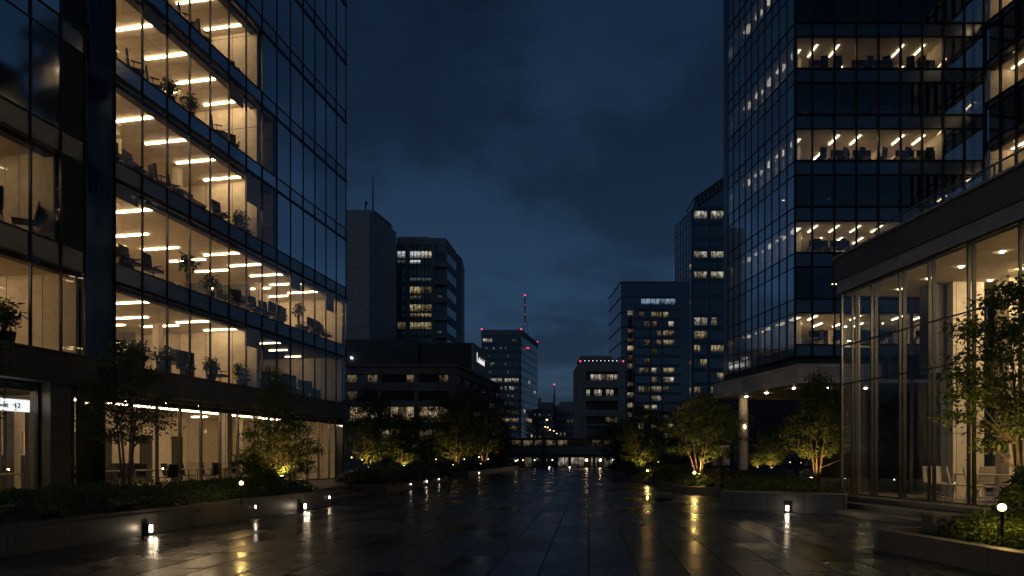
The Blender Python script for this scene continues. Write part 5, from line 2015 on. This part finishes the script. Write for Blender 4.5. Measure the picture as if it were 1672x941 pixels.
UL = make_uplight()
uu = []
AMB = (1, .58, .18)
for (x, y, z, pw, near, lab) in (
    (T2.location.x + .45, T2.location.y - .75, .42, 22, 1, 'uplight at the foot of the golden pointed tree'),
    (R4.location.x - .5, R4.location.y - .6, .22, 17, 1, 'uplight at the foot of the pointed tree by the pavilion'),
    (R3.location.x - .15, R3.location.y - .7, .22, 22, 1, 'uplight at the foot of the broad glowing tree'),
    (T8.location.x - .75, T8.location.y - 1.1, .28, 13, 1, 'uplight at the foot of the large leaning tree'),
    (XP(602, 42), 42, .42, 13, 0, 'uplight at the foot of the bushy amber tree'),
    (XP(740, 54), 54, .42, 7, 0, 'uplight at the foot of the round tree before the stone office'),
    (XP(662, 50), 49.3, .42, 10, 0, 'uplight at the foot of the small dark tree'),
    (XP(1018, 62), 62, .22, 14, 0, 'uplight at the foot of the small amber tree'),
    (XP(1046, 51), 51, .22, 14, 0, 'uplight at the foot of the round tree by the concrete office'),
    (XP(1237, 65.2), 65.2, .02, 10, 0, 'uplight at the foot of the tiny tree behind the column'),
    (XP(1260, 63.2), 63.2, .02, 18, 0, 'uplight at the foot of the pale tree under the canopy'),
    (XP(785, 60), 60, .42, 6, 0, 'uplight at the foot of the tallest tree of the row')):
    o = place(UL, uu, (x, y, z), 0, lab, 'uplight', 'uplights under the trees')
    plight('lamp_beam', o, (0, 0, .64), pw * (4.5 if near else 2.8), AMB, .05, 150, (0, .25, 1))

# lit glass under the trees and deep lamps between trunks
def make_path_lamp():
    t = thing('path_lamp', '', 'path lamp', (0, 0, 0))
    MB().path([(0, 0, 0), (0, 0, .85)], .035, 6).build('post', M['metal_dark'], t)
    MB().ball((0, 0, .93), .05, nu=8, nv=6).build('globe', M['street_lamp'], t)
    return t


PL = make_path_lamp()
pu = []
for i, (px, Y, lab) in enumerate((
    (574, 62, 'path lamp nearest the glass tower end among the trunks'),
    (591, 66, 'path lamp behind the bushy amber tree'),
    (655, 70, 'path lamp glimpsed between the two small trees of the grove'),
    (694, 72, 'bright path lamp in the middle of the grove'),
    (712, 74, 'path lamp next to the bright one in the middle of the grove'),
    (758, 78, 'path lamp behind the round tree of the row'),
    (782, 76, 'path lamp at the trunk of the tallest tree'),
    (797, 80, 'path lamp between the tallest tree and the red post'),
    (1075, 88, 'white path lamp seen past the round tree'),
    (1147, 84, 'path lamp glimpsed behind the broad glowing tree'),
    (1290, 84, 'path lamp under the canopy beside the pale tree'),
    (1308, 80, 'bright path lamp under the canopy behind the pointed tree'),
    (1328, 86, 'path lamp farthest under the canopy'))):
    place(PL, pu, (XP(px, Y), Y, .02 if px > 900 else .42), 0, lab, 'path lamp', 'path lamps among the trees', 1.0 if i % 3 else 1.25)


def make_street_lamp():
    t = thing('street_lamp', '', 'street lamp', (0, 0, 0))
    MB().path([(0, 0, 0), (0, 0, 8.9), (0, 0, 9.2), (.9, 0, 9.4)], [.11, .07, .06, .05], 6).build('pole', M['metal_dark'], t)
    MB().cbox((1.05, 0, 9.36), .75, .3, .12).build('head', M['metal_dark'], t)
    MB().ball((1.05, 0, 9.2), .2, .2, .14, 8, 5).build('lamp', M['street_lamp'], t)
    return t


ST = make_street_lamp()
stu = []
for i, (px, Y, s, lab) in enumerate((
    (884.5, 132, .95, 'tallest warm street lamp beyond the footbridge'),
    (887.5, 152, .88, 'second tallest warm street lamp beyond the footbridge'),
    (897, 175, 1.0, 'small street lamp right of the two tall ones beyond the bridge'),
    (904, 195, 1.0, 'small street lamp beside the radio mast foot'),
    (910, 215, 1.05, 'faint street lamp in front of the pale block'),
    (914.5, 240, 1.05, 'faintest street lamp low before the pale block'))):
    place(ST, stu, (XP(px, Y), Y, 0), 0 if i < 2 else 3.1, lab, 'street lamp', 'street lamps beyond the footbridge', s)
# bare post in front of the bridge and the red post
t = thing('lamp_post', 'thin unlit black post rising in front of the footbridge', 'post', (XP(887, 95), 95, 0))
MB().path([(XP(887, 95), 95, 0), (XP(887, 95), 95, ZP(703, 95))], [.10, .06], 8).build('pole', M['metal_dark'], t)
MB().ball((XP(887, 95), 95, ZP(702, 95)), .12, nu=8, nv=5).build('finial', M['metal_dark'], t)
t = thing('red_post', 'slim red post with a small lamp head at the end of the tree row', 'post', (XP(811, 80), 80, .42))
MB().path([(XP(811, 80), 80, .42), (XP(811, 80), 80, ZP(741, 80))], .09, 8).build('post', M['red_paint'], t)
MB().ball((XP(811.5, 80), 79.95, ZP(739, 80)), .17, nu=8, nv=5).build('lamp', emit('red_lantern', (1, .12, .06), 1.6), t)
MB().cbox((XP(808, 80), 80, .42 + .55), .28, .2, 1.1).build('box', M['red_paint'], t)


# ================================================================== furniture seen through the glass
def make_office_chair():
    t = thing('office_chair', '', 'office chair', (0, 0, 0))
    MB().cbox((0, 0, .47), .50, .48, .08).build('seat', M['furn_dark'], t)
    MB().cbox((0, .25, .80), .47, .06, .58, tilt=-.12).build('backrest', M['furn_dark'], t)
    a = MB()
    for s in (-1, 1):
        a.cbox((s * .28, .02, .68), .05, .30, .035)
        a.path([(s * .28, .08, .67), (s * .27, .08, .47)], .014, 5)
    a.build('armrests', M['furn_dark'], t)
    b = MB().path([(0, 0, .43), (0, 0, .10)], .03, 6)
    for k in range(5):
        an = 1.2566 * k
        b.path([(0, 0, .10), (.30 * math.cos(an), .30 * math.sin(an), .05)], .018, 5)
    b.build('base', M['furn_dark'], t)
    return t


def make_side_chair(fab):
    t = thing('chair', '', 'chair', (0, 0, 0))
    MB().cbox((0, 0, .45), .50, .48, .03).build('seat', M[fab], t)
    MB().cbox((0, .27, .71), .48, .022, .48, tilt=-.20).build('backrest', M[fab], t)
    for s in (-1, 1):
        MB().path([(s * .25, -.20, .44), (s * .26, -.24, 0)], .013, 6).build('leg', M['chrome'], t)
        MB().path([(s * .25, .33, .94), (s * .25, .23, .46), (s * .24, .12, .44), (s * .26, .30, 0)], .013, 6).build('leg', M['chrome'], t)
    return t


def make_table(w=1.6, d=.8, top='furn_top', leg='chrome'):
    t = thing('table', '', 'table', (0, 0, 0))
    MB().cbox((0, 0, .725), w, d, .035).build('tabletop', M[top], t)
    for sx in (-1, 1):
        for sy in (-1, 1):
            MB().path([(sx * (w / 2 - .08), sy * (d / 2 - .07), .707), (sx * (w / 2 - .03), sy * (d / 2 - .03), 0)], .022, 6).build('leg', M[leg], t)
    return t


def make_desk():
    t = thing('desk', '', 'desk', (0, 0, 0))
    MB().cbox((0, 0, .72), 1.4, .7, .035).build('desktop', M['furn_top'], t)
    for s in (-1, 1):
        MB().cbox((s * .66, 0, .35), .04, .62, .70).build('side_panel', M['furn_dark'], t)
    MB().cbox((0, .28, .98), 1.36, .03, .46).build('screen_panel', M['furn_dark'], t)
    return t


def make_plant(seed, h, pot, n=150, ln=.20, stemmed=False):
    rnd = random.Random(seed)
    t = thing('potted_plant', '', 'potted plant', (0, 0, 0))
    MB().path([(0, 0, 0), (0, 0, .38), (0, 0, .42)], [.13, .19, .19], 12).build('pot', M[pot], t)
    lb = MB()
    s = MB()
    zc0 = .42 + (h - .42) * (.72 if stemmed else .50)
    for k in range(7):
        a = 6.283 * k / 7
        s.path([(0, 0, .40), (.10 * math.cos(a), .10 * math.sin(a), zc0), (.25 * math.cos(a), .25 * math.sin(a), zc0 + .2)], [.012, .008, .003], 4)
    s.build('stems', M['bark'], t)
    for k in range(n):
        v = Vector((rnd.gauss(0, 1), rnd.gauss(0, 1), rnd.gauss(0, 1)))
        v = v.normalized() * rnd.uniform(.3, 1)
        hz = (h - .42) * (.30 if stemmed else .52)
        lb.leaf((v.x * .34, v.y * .34, zc0 + v.z * hz), ln * rnd.uniform(.7, 1.3), ln * .42, rnd, .5)
    lb.build('foliage', M['leaf_in'], t)
    return t


OC, OCu = make_office_chair(), []
DK, DKu = make_desk(), []
PA, PAu = make_plant(5, 1.15, 'pot_dark'), []
PB, PBu = make_plant(6, 1.55, 'pot', 170, .20, True), []
CH, CHu = make_side_chair('furn_mid'), []
CD, CDu = make_side_chair('furn_dark'), []
TB, TBu = make_table(), []
rf_ = random.Random(77)
lu = math.atan2(LF.u.y, LF.u.x)
LEV = {2: 'first', 3: 'second', 4: 'third', 5: 'fourth', 6: 'fifth'}


def lput(pr, us, a, d, k, rz, what, cat, grp):
    zb = LZ(k)[0] - .018
    p = LF(a, d, zb)
    b = int(a / BW)
    place(pr, us, tuple(p), lu + rz, f'{what}, {LEV[k]} office level of the terrace tower, {ORD[b]} bay from the notch', cat, grp)


LAY = {
    6: 'c1.0 c4.2 d3.0 c5.2 c7.4 d6.4 c8.0',
    5: 'd0.55 c1.6 c2.6 p3.2 p4.3 c6.1 c7.2 c7.9 d0.9',
    4: 'd0.6 c1.7 d2.2 c3.0 c3.9 d5.2 c6.3 p7.6 c8.1',
    3: 'c0.5 c1.6 d1.3 c2.5 c2.95 s4.15 p5.5 c6.7 c7.7 c9.0 d9.5 c10.0 c11.3 d11.2 s12.5 c13.4 c14.3 c15.2 d14.9 c16.0',
    2: 'c0.6 d1.3 p1.7 p2.9 c4.1 d4.5 p5.6 c6.5 p7.6 c8.1 d9.2 c10.1 c11.6 d12.4 c14 d15',
}
seen = set()
for k, lay in LAY.items():
    for it in lay.split():
        a = float(it[1:])
        key = (it[0], k, int(a / BW))
        if key in seen:
            a += BW * .5
            key = (it[0], k, int(a / BW))
            if key in seen:
                continue
        seen.add(key)
        if it[0] == 'c':
            lput(OC, OCu, a, rf_.uniform(.55, .85), k, rf_.uniform(-1.2, 1.2), 'dark office chair', 'office chair', 'office chairs behind the tower windows')
        elif it[0] == 'd':
            lput(DK, DKu, a, 1.3, k, rf_.choice([0, 3.14]), 'screened office desk', 'desk', 'desks behind the tower windows')
        elif it[0] == 'p':
            lput(PA, PAu, a, .55, k, rf_.uniform(0, 6), 'bushy potted plant', 'potted plant', 'potted plants behind the tower windows')
        else:
            lput(PB, PBu, a, .55, k, rf_.uniform(0, 6), 'tall stemmed potted plant', 'potted plant', 'potted plants behind the tower windows')
# wing: two chairs on the dim level, plants on the level below
WL = [(-3.55, 3, 2.5, 'dark armchair facing the window on the dim wing level above the lobby'), (-2.5, 3, -2.4, 'dark chair beside the armchair on the dim wing level above the lobby')]
for a, k, rz, lab in WL:
    place(CD, CDu, tuple(LF(a, .75, LZ(k)[0] - .018)), lu + rz, lab, 'chair', 'chairs in the corner wing', 1.15)
for a, lab in ((-3.75, 'large bushy plant in the lit wing window above the lobby'), (-3.2, 'second bushy plant in the lit wing window above the lobby')):
    place(PA, PAu, tuple(LF(a, .6, LZ(2)[0] - .018)), a, lab, 'potted plant', 'potted plants behind the tower windows', 1.3)
# ground floor tables and chairs
for i in range(6):
    a = 1.2 + i * 2.3
    place(TB, TBu, tuple(LF(a, 1.5, TZ + .012)), lu, f'cafe table, {ORD[i]} from the notch behind the ground floor glass', 'table', 'tables behind the ground floor glass')
    for q, (da, dd, rz) in enumerate(((-.45, .62, 0), (.45, .62, 0), (0.1, -.62, 3.14))):
        place(CD, CDu, tuple(LF(a + da, 1.5 + dd, TZ + .012)), lu + rz + rf_.uniform(-.3, .3), f'dark chair, {["inner near", "inner far", "window"][q]} side of the {ORD[i]} cafe table from the notch', 'chair', 'chairs behind the ground floor glass')
for i, a in enumerate((-3.2, -4.6, -6.2)):
    place(TB, TBu, tuple(LF(a, 1.2, TZ + .012)), lu, f'lobby table under the white sign, {ORD[i]} from the stone pier', 'table', 'tables in the corner lobby')
    place(CH, CHu, tuple(LF(a + .2, .85 + 1.1, TZ + .012)), lu + 2.9, f'pale chair beside the {ORD[i]} lobby table from the stone pier', 'chair', 'chairs in the corner lobby')
    place(PA, PAu, tuple(LF(a - .6, 2.6, TZ + .012)), i, f'lobby plant behind the {ORD[i]} table from the stone pier', 'potted plant', 'potted plants in the corner lobby', 1.25)

# right tower: chairs and desks along the front glass
for n_, i in enumerate((0, 1, 2, 3, 4, 5, 6)):
    zb = 9.19 + 3.1 * i - .018
    for q in range(1, 7):
        x = 19.06 + (FE[q] + FE[q + 1]) / 2
        lvl = f'{ORD[n_]} level above the canopy, {ORD[q]} bay from the tower corner'
        if (q + i) % 3 != 2:
            place(DK, DKu, (x + .1, 47.2, zb), 3.14 + rf_.uniform(-.05, .05), 'screened desk, ' + lvl, 'desk', 'desks in the corner tower', .95)
        if i % 2 == 0 or q % 2:
            place(OC, OCu, (x + rf_.uniform(-.3, .4), 46.6, zb), rf_.uniform(2.2, 4.0), 'dark office chair, ' + lvl, 'office chair', 'office chairs in the corner tower')

# pavilion: mesh chairs round long tables
pu_ = math.atan2(PF.u.y, PF.u.x)
CHW = make_side_chair('furn_mid')
spots = [(2.75, 1.25, 1.25, 'pale mesh chair, alone at the narrow end of the pavilion'),
         (3.35, 1.0, 1.9, 'pale mesh chair turned to the first pavilion table'),
         (3.2, 2.3, -1.6, 'pale mesh chair at the far end of the first pavilion table'),
         (4.2, .85, 2.4, 'pale mesh chair closest to the glass at the first pavilion table'),
         (4.75, 2.5, -.4, 'pale mesh chair behind the first pavilion table'),
         (5.0, .8, 2.0, 'pale mesh chair near the glass between both pavilion tables'),
         (5.7, 2.4, .3, 'pale mesh chair behind the second pavilion table'),
         (6.3, 2.6, -.2, 'pale mesh chair second behind the second pavilion table'),
         (6.6, .9, 2.9, 'pale mesh chair at the glass by the large leaning tree'),
         (7.2, 2.5, .2, 'pale mesh chair deepest behind the second pavilion table')]
for i, (e, d, rz, lab) in enumerate(spots):
    place(CHW if i == 0 else CHW, CHu if i else [], tuple(PF(e, d, PZ - .004)), pu_ + rz, lab, 'chair', 'mesh chairs in the pavilion', 1.0)
for i, (e, d, lab) in enumerate(((4.1, 1.7, 'long pale table in the pavilion nearest its glass corner'), (6.5, 1.7, 'long pale table in the pavilion behind the large leaning tree'))):
    place(TB, TBu, tuple(PF(e, d, PZ - .004)), pu_, lab, 'table', 'tables in the pavilion', 1.0)
